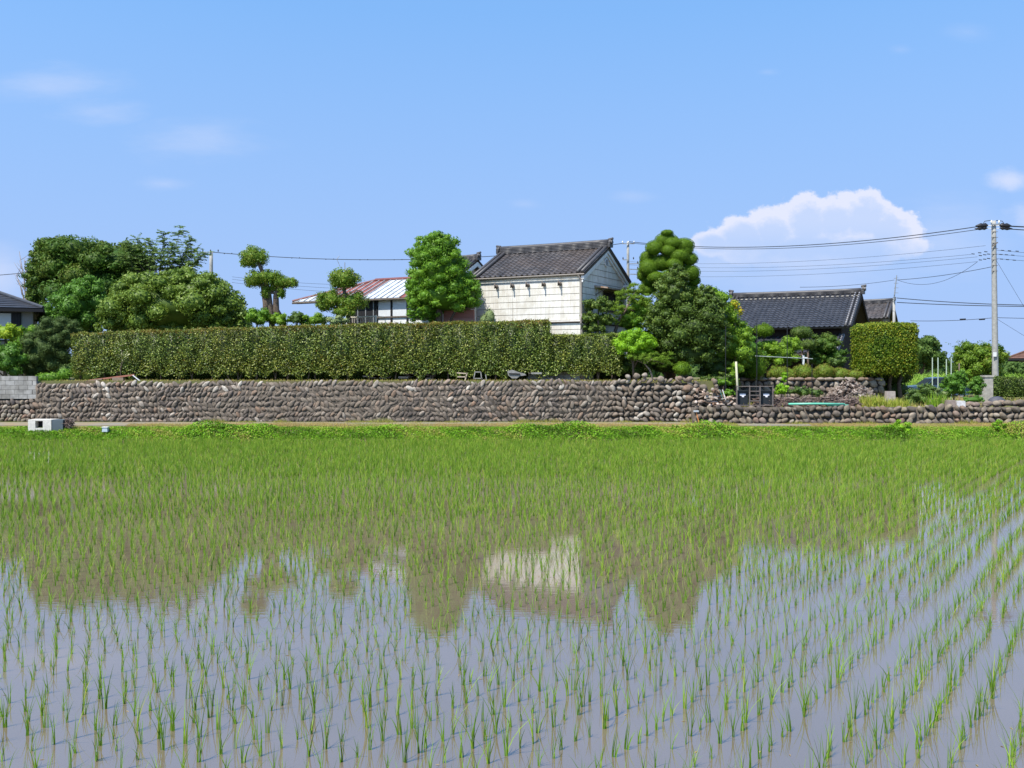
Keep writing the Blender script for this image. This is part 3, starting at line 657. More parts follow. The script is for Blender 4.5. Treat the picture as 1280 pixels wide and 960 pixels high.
# --- pink shed end behind the oval tree
sx0, sx1, sy0, sy1 = -3.35, -1.86, 48.75, 49.55; ps = root('pink_shed', (sx1, sy0, 2.6), 'small shed with salmon pink wall between the oval tree and the storehouse', 'shed'); mb = MB()
mb.prism([(sx0, sy0, 2.6), (sx1, sy0, 2.6), (sx1, sy1, 2.6), (sx0, sy1, 2.6)], UP*3.45, 0)
mb.build('wall', mat('salmon_plaster', (.50, .25, .20), .9, .1, .12, 3), ps)
mb = MB(); mb.prism([(sx0-.1, sy0-.12, 6.06), (sx1+.04, sy0-.12, 6.06), (sx1+.04, sy1, 6.3), (sx0-.1, sy1, 6.3)], UP*.07, 0)
mb.build('roof', [M['rust']], ps)
mb = MB(); mb.box(((sx0+sx1)/2, sy0-.02, 5.85), (sx1-sx0-.02, .035, .38)); mb.build('eave_shade_band', mat('pink_eave_shade', (.42, .18, .14), .8, .2), ps)  # darker pink strip: the eave's shade put into its colour
# --- main house roof showing behind the oval tree
def simple_house(nm, label, cat, A, Lr, wf, zr, ze, zb, tile, wallm, n_al, n_dn, rh=.25, fin=.45, inset=.6, over=.0, white_gable=None, curve=.05):
    r_ = root(nm, (A.x, A.y, zb), label, cat)
    rf, top, ln, dnf, dnb = gable_roof(r_, A, Lr, wf, wf, zr, ze, tile, n_al, n_dn, rh=rh, rw=.34, fin=fin, curve=curve, over=over)
    m_ = MB(); o = A+Uv*inset; k = (wf-inset)/wf; zt = zr-(zr-ze)*k-.12
    pts = [o-Vv*wf*k, o+Uv*(Lr-2*inset)-Vv*wf*k, o+Uv*(Lr-2*inset)+Vv*wf*k, o+Vv*wf*k]
    m_.prism([p+UP*zb for p in pts], UP*(zt-zb), 0)
    for e in (0, Lr-2*inset): m_.prism([o+Uv*e-Vv*wf*k+UP*zt, o+Uv*e+Vv*wf*k+UP*zt, o+Uv*e+UP*(zr-.14)], Uv*(-.04 if e else .04), 0)
    m_.build('wall', wallm, r_)
    if white_gable:
        m_ = MB()
        for d in (-1, 1):
            a = A+UP*(zr-.12)-Uv*.02; b_ = a+Vv*d*wf+UP*(ze-zr)
            m_.prism([a, b_, b_-UP*.2, a-UP*.24], Uv*.06, 0)
        m_.build('bargeboard', white_gable, r_)
    return r_, top, ln, dnf, dnb
A = Vector(((597-640)*60/F, 60, 0))
simple_house('tiled_house', 'dark tiled house roof just showing between oval tree and storehouse', 'house', A, 3.3, 4.0, 9.75, 7.7, 2.6, M['tile_kura'], M['plaster'], 11, 14, white_gable=M['plaster'])
# --- right-hand house with dark glazed roof
A = Vector((21.1, 60, 0)); M['darkwall'] = mat('dark_timber_wall', (.045, .035, .03), .9, .1, .3, 4)
rh_, top, ln, dnf, dnb = simple_house('dark_roof_house', 'long single-storey house with dark glazed tile roof and black gable behind the garden', 'house', A, 7.9, 3.6, 7.78, 5.62, 1.6, M['tile_dark'], M['darkwall'], 27, 16, rh=.18, fin=.5, inset=.7, white_gable=M['darkwall'], curve=.03)
M['boss'] = mat('ridge_plaster', (.55, .50, .42), .8, .1, .4, 6); M['vglaze'] = mat('verge_glaze', (.42, .42, .44), .3, .6)   # white plaster bosses under the ridge and tile ends along the verge
nn = ln.cross(dnf).normalized(); nn = nn if nn.z > 0 else -nn
for k in range(27):
    mb = MB(); p = top+ln*((k+.62)/27)+dnf*.10+nn*.035; mb.box(p, (.14, .09, .045), Matrix.Rotation(math.atan2(Uv.y, Uv.x), 3, 'Z'), 0); mb.build('plaster_boss', M['boss'], rh_)
for k in range(1, 16):
    for q in (.1, .34): mb = MB(); mb.ball(top+dnf*(k/16)+nn*.14+Uv*q, (.05, .05, .03), 1, 0); mb.build('verge_tile_end', M['vglaze'], rh_)
mb = MB(); lo_t = A+Uv*.5-Vv*2.9+UP*5.1
tiles(mb, lo_t, Uv*5.0, -Vv*2.0+UP*-1.0, 17, 8); plane_box(mb, lo_t-UP*.05, Uv*5.0, -Vv*2.0-UP*1.0, -UP*.1, 1)
for q in (.08, .3): mb.tube([lo_t+UP*.08+Uv*q, lo_t+UP*.08+Uv*q-Vv*2-UP*1.0], .08, 8, 0)
mb.build('lower_roof', [M['tile_dark'], M['eave_wood']], rh_)
for k in range(1, 9): mb = MB(); mb.ball(lo_t+(-Vv*2-UP*1.0)*(k/9)+UP*.18+Uv*.1, (.06, .06, .03), 1, 0); mb.build('verge_tile_end', M['vglaze'], rh_)
A = Vector(((1117-640)*75/F, 75, 0))
simple_house('outbuilding', 'small tiled gable roof behind the right end of the dark-roofed house', 'outbuilding', A, 5.5, 2.6, 8.25, 6.95, 1.6, M['tile_kura'], M['wood'], 18, 10, rh=.2, fin=.35, inset=.5)
# --- far left hip-roofed house
def hiphouse(nm, label, x0, x1, y0, y1, ze, pitch, zb, over, tile, wallm, wins):
    r_ = root(nm, ((x0+x1)/2, y0, zb), label, 'house'); mb = MB()
    mb.prism([(x0, y0, zb), (x1, y0, zb), (x1, y1, zb), (x0, y1, zb)], UP*(ze-zb-.05), 0); mb.build('wall', wallm, r_)
    X0, X1, Y0, Y1 = x0-over, x1+over, y0-over, y1+over; hd = (Y1-Y0)/2; zr = ze+hd*pitch
    m_ = MB(); a, b_, c, d = Vector((X0, Y0, ze)), Vector((X1, Y0, ze)), Vector((X1, Y1, ze)), Vector((X0, Y1, ze))
    ra, rb = Vector((X0+hd, Y0+hd, zr)), Vector((X1-hd, Y0+hd, zr))
    def slope(p, q, tq, tp):
        n_ = 16
        for k in range(n_):
            f0, f1 = k/n_, (k+1)/n_; nn = (q-p).cross(tp-p).normalized(); nn = nn if nn.z > 0 else -nn
            l0, r0 = p.lerp(tp, f0)+nn*.04, q.lerp(tq, f0)+nn*.04; l1, r1 = p.lerp(tp, min(1, f1+.01)), q.lerp(tq, min(1, f1+.01))
            m_.poly([l0, r0, r1, l1]); m_.poly([l0-nn*.04, r0-nn*.04, r0, l0])
    slope(a, b_, rb, ra); slope(b_, c, rb, rb); slope(c, d, ra, rb); slope(d, a, ra, ra)
    m_.poly([a-UP*.06, b_-UP*.06, c-UP*.06, d-UP*.06], 1)
    for p, q in ((a, ra), (b_, rb), (c, rb), (d, ra), (ra, rb)): m_.tube([p+UP*.06, q+UP*.08], .09, 8)
    rf = m_.build('roof', [tile, M['eave_wood']], r_)
    m_ = MB(); s = .16
    for p, q in ((a, b_), (b_, c), (c, d), (d, a)): m_.bar(p-UP*.1, q-UP*.1, .08, .16)
    m_.build('fascia', M['dark'], rf)
    for wx0, wx1, z0, z1, fm in wins:
        w_ = MB(); w_.box(((wx0+wx1)/2, y0-.03, (z0+z1)/2), (wx1-wx0, .06, z1-z0)); o = w_.build('window', M['dark'], r_)
        w_ = MB(); w_.box(((wx0*.45+wx1*.55), y0-.075, (z0+z1)/2), ((wx1-wx0)*.5, .02, (z1-z0)*.92)); w_.build('shutter', fm, o)
    return r_
M['greywall'] = mat('grey_stucco', (.22, .21, .20), .9, .1, .1, 4); M['blind'] = mat('pale_blind', (.42, .44, .46), .7, .2)
xw = P(41, 0, 52).x
MB.XF = ((xw, 52), R(24))
hiphouse('hip_roof_house', 'grey stucco house with dark hipped roof at the far left edge', xw-10, xw, 52, 60, P(0, 385, 51.3).z, .40, 2.3, .5, M['tile_dark'], M['greywall'],
         [(P(-4, 0, 52).x, P(22, 0, 52).x, 4.6, zrow(Vector((0, 52, 0)), 391), M['blind']), (P(22.5, 0, 52).x, P(28, 0, 52).x, 4.6, zrow(Vector((0, 52, 0)), 391), M['dark']), (P(-30, 0, 52).x, P(-10, 0, 52).x, 4.6, 6, M['blind'])])
MB.XF = None
MB.XF = ((P(1274, 0, 92).x, 92), R(-27))
hiphouse('brown_roof_house', 'brown roof corner of a far house at the right edge', P(1274, 0, 92).x, P(1274, 0, 92).x+12, 92, 101, P(0, 448, 91).z, .42, 1.4, 1.0, mat('brown_tiles', (.16, .085, .06), .6, .3, .3, 3), M['greywall'], [])
MB.XF = None

# ------------------------------------------------------------------ vegetation
LM = {
 'hedge': leafmat('hedge_leaves', [(.035, .055, .010), (.06, .105, .016), (.10, .155, .025), (.15, .21, .04), (.28, .33, .12)], .5, .9, .22, patch=(1.12, .95, .8), pscale=.7),
 'hedge_red': leafmat('hedge_new_growth', [(.09, .12, .02), (.14, .13, .03), (.17, .085, .03), (.13, .18, .035)], .4, .5, .25),
 'zelkova': leafmat('broad_tree_leaves', [(.035, .07, .016), (.055, .105, .022), (.085, .13, .03), (.11, .125, .035)], .5, .3, .28, patch=(.8, 1.0, .9)),
 'walnut': leafmat('feathery_leaves', [(.05, .09, .03), (.075, .13, .04), (.11, .17, .06)], .45, .4, .3),
 'loquat': leafmat('glossy_dome_leaves', [(.055, .095, .018), (.09, .15, .028), (.13, .20, .04), (.19, .24, .07)], .4, .5, .28),
 'fresh': leafmat('fresh_green_leaves', [(.045, .11, .02), (.075, .17, .03), (.10, .21, .045)], .45, .4, .3),
 'juniper': leafmat('juniper_sprays', [(.035, .06, .025), (.055, .09, .04), (.085, .12, .06)], .6, .2, .2),
 'yellow': leafmat('yellow_green_leaves', [(.13, .22, .02), (.22, .32, .03), (.33, .38, .04)], .45, .4, .32),
 'lime': leafmat('lime_leaves', [(.10, .22, .015), (.17, .33, .022), (.24, .42, .04)], .45, .4, .32),
 'oval': leafmat('oval_tree_leaves', [(.055, .13, .012), (.085, .19, .02), (.13, .25, .03), (.17, .28, .045)], .42, .45, .32),
 'makki': leafmat('topiary_leaves', [(.06, .12, .015), (.10, .18, .025), (.14, .22, .035), (.16, .15, .035)], .45, .4, .28),
 'dome': leafmat('clipped_cushion_leaves', [(.05, .10, .01), (.08, .15, .014), (.115, .19, .02)], .55, .25, .22),
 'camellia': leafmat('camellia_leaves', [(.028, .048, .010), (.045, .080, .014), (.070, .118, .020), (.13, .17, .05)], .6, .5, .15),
 'mandarin': leafmat('light_tree_leaves', [(.09, .17, .02), (.14, .25, .03), (.20, .32, .045)], .42, .4, .32),
 'orange': leafmat('turning_leaves', [(.22, .30, .03), (.36, .32, .03), (.40, .24, .03)], .5, .3, .3),
 'azalea': leafmat('clipped_azalea_leaves', [(.07, .12, .02), (.11, .17, .03), (.16, .17, .045), (.17, .11, .04)], .5, .3, .25),
 'golden': leafmat('gold_tipped_leaves', [(.11, .16, .018), (.17, .21, .022), (.25, .23, .03), (.10, .17, .018)], .42, .4, .3),
 'boxdark': leafmat('big_block_leaves', [(.05, .09, .01), (.085, .145, .016), (.14, .19, .02), (.21, .22, .03)], .42, .4, .28, patch=(.65, .8, .7), pscale=.9),
 'far': leafmat('distant_leaves', [(.04, .08, .028), (.06, .105, .035), (.08, .13, .045)], .6, .2, .2),
 'pine': leafmat('pine_needles', [(.07, .13, .02), (.11, .19, .03), (.16, .25, .045)], .6, .2, .2),
 'crop': leafmat('tall_crop_leaves', [(.10, .20, .03), (.16, .28, .05), (.22, .33, .08)], .5, .3, .3),
 'silver': leafmat('silver_leaves', [(.10, .14, .09), (.17, .22, .14), (.26, .30, .22)], .6, .2, .2),
 'iris': leafmat('iris_leaves', [(.16, .22, .04), (.24, .30, .06), (.33, .36, .10), (.30, .26, .10)], .5, .3, .3),
 'weed': leafmat('weed_leaves', [(.05, .11, .012), (.10, .23, .018), (.15, .32, .025), (.22, .33, .05), (.26, .24, .10)], .5, .3, .35),
 'dry': leafmat('dry_grass', [(.30, .24, .13), (.38, .30, .18), (.26, .26, .10), (.20, .26, .06)], .8, .1, .25),
 'rice': leafmat('rice_blades', [(.055, .115, .015), (.10, .20, .025), (.16, .30, .04), (.24, .36, .06), (.34, .34, .12)], .5, .3, .42),
 'brush': leafmat('dead_brush', [(.12, .085, .06), (.20, .15, .11), (.28, .22, .17)], .9, .1, .05),
}
def limbs(parent, pts, rads, mats='bark', name='trunk', branches=()):
    m_ = MB(); m_.tube(pts, rads, 9)
    for b_, r_ in branches: m_.tube(b_, r_, 7)
    return m_.build(name, M[mats], parent, True)
def jit(v, s): return Vector(v)+Vector((random.gauss(0, s), random.gauss(0, s), random.gauss(0, s)))
def cloud(c, r, k, seed=0, bias=0.0):
    """k points spread over an ellipsoid shell"""
    out = []
    for i in range(k):
        z = 1-2*(i+.5)/k; ph = i*2.39996+seed; q = math.sqrt(1-z*z)
        f = random.uniform(.62, .86)
        if z < -.75: continue
        out.append(Vector(c)+Vector((math.cos(ph)*q*r[0]*f, math.sin(ph)*q*r[1]*f, (z+bias)*r[2]*f)))
    return out
def tree(name, label, cat, blobs, lm, dens=90, leaf=(.14, .07), trunk=None, sub=14, subr=.38, core=.82, amp=.14, bark='bark', trunk_r=.2, spread=.5, group=None, crown='crown', zb=None, shell=(.8, 1.08), fill=True):
    """blobs: (px, py, Y, rx_px, rz_px[, ry_m]) in photo units at distance Y; sub clumps carry the leaves"""
    W = []
    for b_ in blobs:
        c = P(b_[0], b_[1], b_[2]); rx = b_[3]*b_[2]/F; rz = b_[4]*b_[2]/F; ry = b_[5] if len(b_) > 5 else (rx+rz)/2
        W.append((c, (rx, ry, rz)))
    c0 = W[0][0]; tx, ty = (trunk[0] if trunk else (c0.x, c0.y))
    gzb = float(gz(np.array([tx]), np.array([ty]))[0]) if zb is None else zb
    r_ = root(name, (tx, ty, gzb), label, cat, group)
    lv = Leaves()
    for c, rr in W:
        if fill:
            v, f = ICO[2]; lv.core.add(v*(1+amp*lump(v*2+c.x))[:, None]*np.array(rr)*core*.74+np.array(c), f, 0, .12)
        if sub:
            k = sub if not callable(sub) else sub(rr)
            for p in cloud(c, rr, k, random.random()*6):
                s_ = subr*random.uniform(.75, 1.2); m3 = min(rr)
                lv.blob(p, (s_*m3*random.uniform(.95, 1.3), s_*m3, s_*m3*random.uniform(.7, .95)), dens, leaf[0], leaf[1], core=.7, spread=spread, amp=amp, tone=random.random(), shell=shell)
        else:
            lv.blob(c, rr, dens, leaf[0], leaf[1], core=core, spread=spread, amp=amp, shell=shell)
    lv.build(crown, LM[lm] if isinstance(lm, str) else lm, r_)
    base = Vector((tx, ty, gzb-.1)); topc = W[0][0]
    br = [([base.lerp(Vector((topc.x, topc.y, topc.z)), .35), c+Vector((0, 0, -rr[2]*.2))], [trunk_r*.6, trunk_r*.25]) for c, rr in W[:5]]
    limbs(r_, [base, jit(base.lerp(topc, .4), .06), jit(base.lerp(topc, .75), .08), topc], [trunk_r*1.25, trunk_r, trunk_r*.8, trunk_r*.4], bark, 'trunk', br)
    return r_, lv

# left group
tree('broadleaf_tree', 'largest dark spreading tree at the far left, behind the dome-shaped tree', 'tree',
     [(115, 350, 60, 62, 50, 2.6), (85, 322, 60, 42, 30, 2), (150, 330, 60, 45, 30, 2), (55, 345, 60, 26, 25, 1.3), (62, 318, 60, 22, 22, 1.2), (100, 385, 60, 55, 30, 2), (45, 370, 60, 12, 20, .8)], 'zelkova', 60, (.2, .1), sub=20, subr=.36, core=.8, trunk_r=.3, amp=.2)
r_ = root('walnut_tree', (P(205, 0, 58).x, 58, 2.6), 'airy feathery-leaved tree rising behind the dome-shaped tree', 'tree')
lv = Leaves(); m_ = MB(); rt = P(205, 400, 58); m_.tube([Vector((rt.x, 58, 2.5)), P(203, 370, 58), P(200, 335, 58)], [.2, .15, .08], 8)
for (bx, by) in [(158, 305), (172, 298), (150, 318), (185, 300), (205, 292), (226, 284), (215, 305), (238, 300), (245, 312), (254, 318), (232, 322), (190, 312), (165, 322), (180, 325), (200, 318), (218, 325), (244, 330), (210, 335), (170, 340), (190, 345), (228, 340)]:
    y_ = 58+random.uniform(-1.5, 1.5); tip = P(bx, by, y_); st = P(202+(bx-202)*.25, 352, 58); mid = st.lerp(tip, .55)+Vector((0, 0, -.1)); m_.tube([st, mid, tip], [.03, .018, .008], 5)
    for k in range(46):
        q = mid.lerp(tip, random.uniform(-.1, 1.1)); dr = jit((0, 0, 0), 1).normalized(); dr.z = abs(dr.z)*.4; dr.normalize()
        n_ = 14; tt = np.linspace(.05, 1, n_)[:, None]; ln_ = random.uniform(.35, .6)
        side = np.where(np.arange(n_) % 2 == 0, 1, -1)[:, None]; sd_ = np.array(dr.cross(UP).normalized()); pp = np.array(q)+np.array(dr)*tt*ln_+sd_*side*.05+np.array([0, 0, -1])*tt**2*.12
        lv.put(pp, np.tile([0, -.3, 1], (n_, 1)), .16, .07, .5)
lv.build('crown', LM['walnut'], r_); m_.build('trunk', M['bark'], r_, True)
tree('dome_tree', 'broad dome-shaped glossy evergreen tree behind the left part of the hedge', 'tree',
     [(215, 385, 53, 92, 46, 2.6), (190, 365, 53, 55, 30, 2.2), (245, 370, 53, 55, 30, 2.2), (165, 392, 53, 42, 30, 2), (275, 395, 53, 40, 30, 2), (225, 352, 53, 40, 18, 1.6), (150, 408, 53, 34, 12, 1.5), (215, 410, 53, 60, 12, 1.5), (290, 410, 53, 34, 12, 1.5)], 'loquat', 75, (.19, .085), sub=30, subr=.34, trunk_r=.25, amp=.16)
tree('fresh_green_tree', 'bright green small tree between the dark spreading tree and the hedge end', 'tree',
     [(100, 380, 55, 30, 36, 1.3), (92, 405, 55, 34, 26, 1.3), (112, 362, 55, 18, 18, .8), (65, 400, 55, 18, 18, .8)], 'fresh', 85, (.17, .085), sub=16, subr=.4, trunk_r=.12)
tree('juniper_bush', 'dull blue-green juniper with drooping sprays at the left end of the hedge', 'shrub',
     [(58, 440, 49, 34, 34, 1.1), (70, 412, 49, 24, 20, .9), (45, 462, 49, 24, 18, .9), (85, 420, 49, 16, 22, .7)], 'juniper', 190, (.13, .035), sub=22, subr=.32, trunk_r=.1, spread=1.0, amp=.2)
tree('yellow_shrub', 'yellow-green clipped shrub in front of the grey stucco house', 'shrub', [(6, 416, 48.5, 22, 13, .6)], 'yellow', 160, (.13, .065), sub=12, subr=.5, trunk_r=.06)
tree('dark_shrub', 'dark green shrub over the grey block wall at the left edge', 'shrub', [(8, 450, 47.5, 22, 24, .8), (-18, 445, 47.5, 20, 26, .8)], 'fresh', 130, (.12, .06), sub=12, subr=.45, trunk_r=.06)
tree('loose_shrub', 'mid green loose shrub between juniper and dark left-edge shrub', 'shrub', [(30, 428, 51, 16, 26, .7), (38, 448, 51, 18, 22, .7)], 'oval', 120, (.13, .06), sub=10, subr=.45, trunk_r=.06)
tree('low_shrub', 'low leafy plant peeping over the cobble wall beside the block wall', 'shrub', [(64, 472, 46, 22, 7, .35), (80, 468, 46, 10, 8, .3)], 'oval', 200, (.1, .05), sub=0, trunk_r=.03)
# bare tree
r_ = root('bare_tree', (P(36, 0, 62).x, 62, 2.3), 'leafless pale-branched tree behind the grey house roof', 'tree'); m_ = MB()
b0 = P(38, 420, 62); 
for tx, ty in ((24, 314), (20, 342), (30, 322), (40, 330), (46, 318), (28, 352), (34, 340), (50, 345)):
    a = Vector((b0.x+random.uniform(-.1, .1), 62, 2.3)); c = P(37+(tx-37)*.3, 385, 62); t_ = P(tx, ty, 62+random.uniform(-.6, .6)); m_.tube([a, c, c.lerp(t_, .5)+Vector((.08, 0, 0)), t_], [.07, .05, .035, .012], 5)
    for k in range(5):
        q = c.lerp(t_, random.uniform(.35, .95)); e = q+Vector((random.uniform(-.6, .6), random.uniform(-.4, .4), random.uniform(.2, .8))); m_.tube([q, e], [.018, .006], 4)
m_.build('trunk', M['bark_pale'], r_, True)
# topiaries behind the hedge
def topiary(label, Y_, pads, trunkpts, tr, lm='makki', dens=230, leaf=(.10, .045), name='topiary_tree', cat='topiary', group=None, bark='bark_pale', amp=.10, core=.86):
    tp = [P(x, y, Y_) for x, y in trunkpts]; zb = float(gz(np.array([tp[0].x]), np.array([Y_]))[0]); base = Vector((tp[0].x, Y_, zb-.1))
    r_ = root(name, (base.x, Y_, zb), label, cat, group)
    br = []
    for (px, py, rx, rz) in pads:
        dy = random.uniform(-.15, .15); c = P(px, py, Y_+dy); rx_, rz_ = rx*Y_/F, rz*Y_/F
        lv = Leaves(); rag = lm == 'makki'; lv.blob(c, (rx_, max(rx_*.85, rz_*.8), rz_*(.86 if rag else 1)), dens, leaf[0], leaf[1], core=core*(.86 if rag else 1), amp=.2 if rag else amp, shell=(.8, 1.1) if rag else (.88, 1.05), spread=.7 if rag else .55, freq=2.6)
        for q in cloud(c, (rx_, rx_*.85, rz_), 9, random.random()*6): lv.blob(q, rz_*.45, dens*.9, leaf[0], leaf[1], core=.5, amp=.22 if lm == 'makki' else .12, tone=random.random(), spread=.6)
        lv.build('leaf_pad', LM[lm], r_)
        near = min(tp, key=lambda t: (t-c).length); br.append(([near, near.lerp(c, .5)+Vector((0, 0, -.05)), c], [tr*.5, tr*.4, tr*.2]))
    limbs(r_, [base]+tp, [tr*1.2]+[tr*(1-.5*i/len(tp)) for i in range(len(tp))], bark, 'trunk', br)
    return r_
t1 = topiary('tall topiary of leafy pads on a thick trunk right of the dome-shaped tree', 50, [(318, 321, 18, 13), (311, 328, 11, 8), (331, 347, 24, 11), (318, 352, 13, 9), (352, 353, 14, 9), (364, 354, 9, 7), (332, 366, 4, 9), (352, 366, 4, 8), (341, 361, 10, 5)], [(340, 405), (338, 385), (336, 365), (330, 345), (322, 325)], .15, bark='bark')
m_ = MB(); m_.tube([P(352, 400, 50), P(345, 388, 50), P(345, 370, 50), P(349, 355, 50)], [.16, .17, .14, .08], 9); m_.tube([P(332, 402, 50), P(333, 380, 50), P(328, 355, 50)], [.15, .18, .1], 9); m_.build('side_stem', M['bark'], t1, True)
topiary('two-tier rounded topiary in front of the striped metal roof', 49, [(430, 348, 20, 13), (428, 352, 16, 12), (412, 375, 18, 13), (441, 377, 20, 13), (405, 382, 10, 9), (430, 390, 15, 8)], [(437, 410), (436, 398), (432, 385), (430, 360)], .13, bark='bark')
for px, py, rx, rz, lm, lb, nm in ((322, 397, 17, 12, 'oval', 'small green bush at the left foot of the tall topiary', 'round_bush'), (350, 400, 14, 9, 'mandarin', 'pale green bush at the right foot of the tall topiary', 'round_bush'),
     (372, 398, 13, 9, 'walnut', 'dull green bush just right of the tall topiary foot', 'round_bush'), (395, 400, 19, 9, 'mandarin', 'light green bush above the hedge, left of the two-tier topiary', 'round_bush'), (422, 402, 14, 7, 'silver', 'silvery bush at the foot of the two-tier topiary', 'round_bush')):
    tree(nm, lb, 'bush', [(px, py, 49.5 if px != 422 else 48.3, rx, rz, .6)], lm, 190, (.11, .055), sub=9, subr=.55, trunk_r=.05)
# oval tree
tree('oval_tree', 'bright green egg-shaped tree standing left of the storehouse', 'tree',
     [(549, 335, 48.3, 41, 46, 1.6), (553, 368, 48.3, 47, 34, 1.7), (545, 312, 48.3, 32, 25, 1.2), (528, 365, 48.3, 24, 32, 1.2), (578, 366, 48.3, 26, 28, 1.2), (530, 392, 48.3, 24, 15, 1.0)], 'oval', 120, (.17, .05), sub=44, subr=.22, trunk_r=.16, amp=.18, spread=.8)
tree('silver_shrub', 'small grey-leaved shrub against the left end of the storehouse wall', 'shrub', [(612, 397, 47.9, 8, 12, .3), (605, 400, 47.9, 6, 8, .25)], 'silver', 200, (.08, .04), sub=0, trunk_r=.03)

# clipped hedges
def hedge(name, label, xpts, tops, Y0, th, zb, lm, lm2=None, dens=640, leaf=(.085, .05), stems=0, rag=.12, stemr=.03):
    x0, x1 = xpts[0], xpts[-1]; r_ = root(name, ((x0+x1)/2, Y0+th/2, zb-.3), label, 'hedge')
    def zt(x): return np.interp(x, xpts, tops)
    ln_ = x1-x0; hh = max(tops)-zb; lv = Leaves(); lv2 = Leaves()
    def und(x, z): return .09*np.sin(x*2.1+z*1.3)+.07*np.sin(x*5.3-z*3.1)+.045*np.sin(x*11.7+z*7)
    for face in ('f', 'b', 't', 'l', 'r'):
        if face in 'fb':
            n_ = int(ln_*hh*dens*(1 if face == 'f' else .45)); x = rng.uniform(x0, x1, n_); bot = zb+rag*np.sin(x*3.3)+rag*.8*np.sin(x*7.9+1); z = bot+(zt(x)-bot)*rng.uniform(0, 1, n_)**.95
            dpt = np.abs(rng.normal(0, .11, n_))-und(x, z)*.8-.05*np.sin(x*17+2*np.sin(z*9))*np.sin(z*19+x*3); y = Y0+dpt if face == 'f' else Y0+th-dpt
            nr = np.tile([0, -1 if face == 'f' else 1, .35], (n_, 1))
        elif face == 't':
            n_ = int(ln_*th*dens*1.1); x = rng.uniform(x0, x1, n_); y = rng.uniform(Y0, Y0+th, n_); z = zt(x)+.03*np.sin(x*1.7)+.02*np.sin(x*6.1+y*4)+rng.normal(0, .035, n_); nr = np.tile([0, 0, 1.0], (n_, 1))
        else:
            n_ = int(th*hh*dens); xx = x0 if face == 'l' else x1; y = rng.uniform(Y0, Y0+th, n_); z = rng.uniform(zb, float(zt(xx)), n_); x = xx+rng.normal(0, .06, n_); nr = np.tile([-1 if face == 'l' else 1, 0, .3], (n_, 1))
        p = np.stack([x, y, z], 1)
        sel = np.zeros(n_, bool)
        if lm2: sel = rng.uniform(0, 1, n_) < np.clip(.62-(zt(x)-z)*2.4+.22*np.sin(x*1.1)+.12*np.sin(x*2.9), .03, .85)
        if (~sel).any(): lv.put(p[~sel], nr[~sel], leaf[0], leaf[1], 1.0)
        if sel.any(): lv2.put(p[sel], nr[sel], leaf[0], leaf[1], 1.0)
    k = 0; xx = x0+.1
    while xx < x1-.1:
        x2_ = min(xx+.8, x1-.1); lv.core.box(((xx+x2_)/2, Y0+th/2, (zb+.15+float(zt((xx+x2_)/2))-.05)/2), (x2_-xx, max(.1, th-.62), float(zt((xx+x2_)/2))-.2-zb), None, 0, rnd=.0); xx = x2_
    n_ = int(ln_*9); x = rng.uniform(x0, x1, n_); y = rng.uniform(Y0, Y0+th, n_)
    for q_ in range(4): lv.put(np.stack([x+rng.normal(0, .015, n_), y, zt(x)+.03+.035*q_*rng.uniform(.3, 1.2, n_)], 1), np.tile([0, -.5, .8], (n_, 1)), leaf[0], leaf[1]*.8, 1.0)
    lv.build('foliage', LM[lm], r_)
    if lm2: lv2.build('new_growth', LM[lm2], r_)
    for i in range(stems):
        x = x0+ln_*(i+.5)/stems+random.uniform(-.2, .2); m_ = MB(); y = Y0+th/2-.1
        m_.tube([(x, y, zb-.35), (x+random.uniform(-.08, .08), y, zb-.05), (x+random.uniform(-.12, .12), y, zb+.35)], [stemr*1.2, stemr, stemr*.8], 6)
        if random.random() < .6: m_.tube([(x, y, zb-.25), (x+random.uniform(-.3, .3), y, zb+.25)], [stemr*.8, stemr*.6], 5)
        m_.build('stem', M['bark'], r_, True)
    return r_
Yh = 46.3
hx = [P(x, 0, Yh).x for x in (90, 250, 440, 560, 686)]; hz = [P(0, y, Yh).z for y in (417, 412, 406, 404, 401)]
hedge('hedge', 'long tall clipped hedge with reddish new growth above the herringbone stone wall', hx, hz, Yh, 1.1, 2.86, 'hedge', 'hedge_red', stems=30)
hx = [P(x, 0, Yh).x for x in (684, 775)]
hedge('hedge', 'lower clipped hedge section in front of the storehouse gable', hx, [P(0, 418.5, Yh).z]*2, Yh+.05, 1.0, 2.84, 'hedge', None, stems=5)
lv = Leaves()
for x in np.arange(-21, 6.2, .55): lv.blob((x, 48.5+random.uniform(-.3, .3), 2.95), (.55, .5, random.uniform(.5, .75)), 60, .12, .06, core=.85, amp=.15)
tag(lv.build('garden_undergrowth', LM['camellia']), kind='stuff')
tree('flowering_bush', 'white-flecked loose bush growing through the left part of the hedge', 'bush', [(152, 437, 46.2, 10, 14, .15)], leafmat('flecked_leaves', [(.06, .10, .02), (.1, .15, .03), (.12, .17, .04), (.65, .62, .55)], .5, .3, .2), 260, (.07, .045), sub=0, trunk_r=.02, fill=False, core=0)

# --- around the storehouse gable and the big garden trees
tree('cloud_pruned_shrub', 'dark cloud-pruned shrub in two tiers before the storehouse gable', 'shrub', [(748, 381, 46.9, 19, 10, .6), (738, 398, 46.9, 13, 8, .5), (757, 400, 46.9, 9, 8, .4), (744, 410, 46.9, 16, 8, .5)], 'camellia', 210, (.11, .06), sub=12, subr=.5, trunk_r=.06)
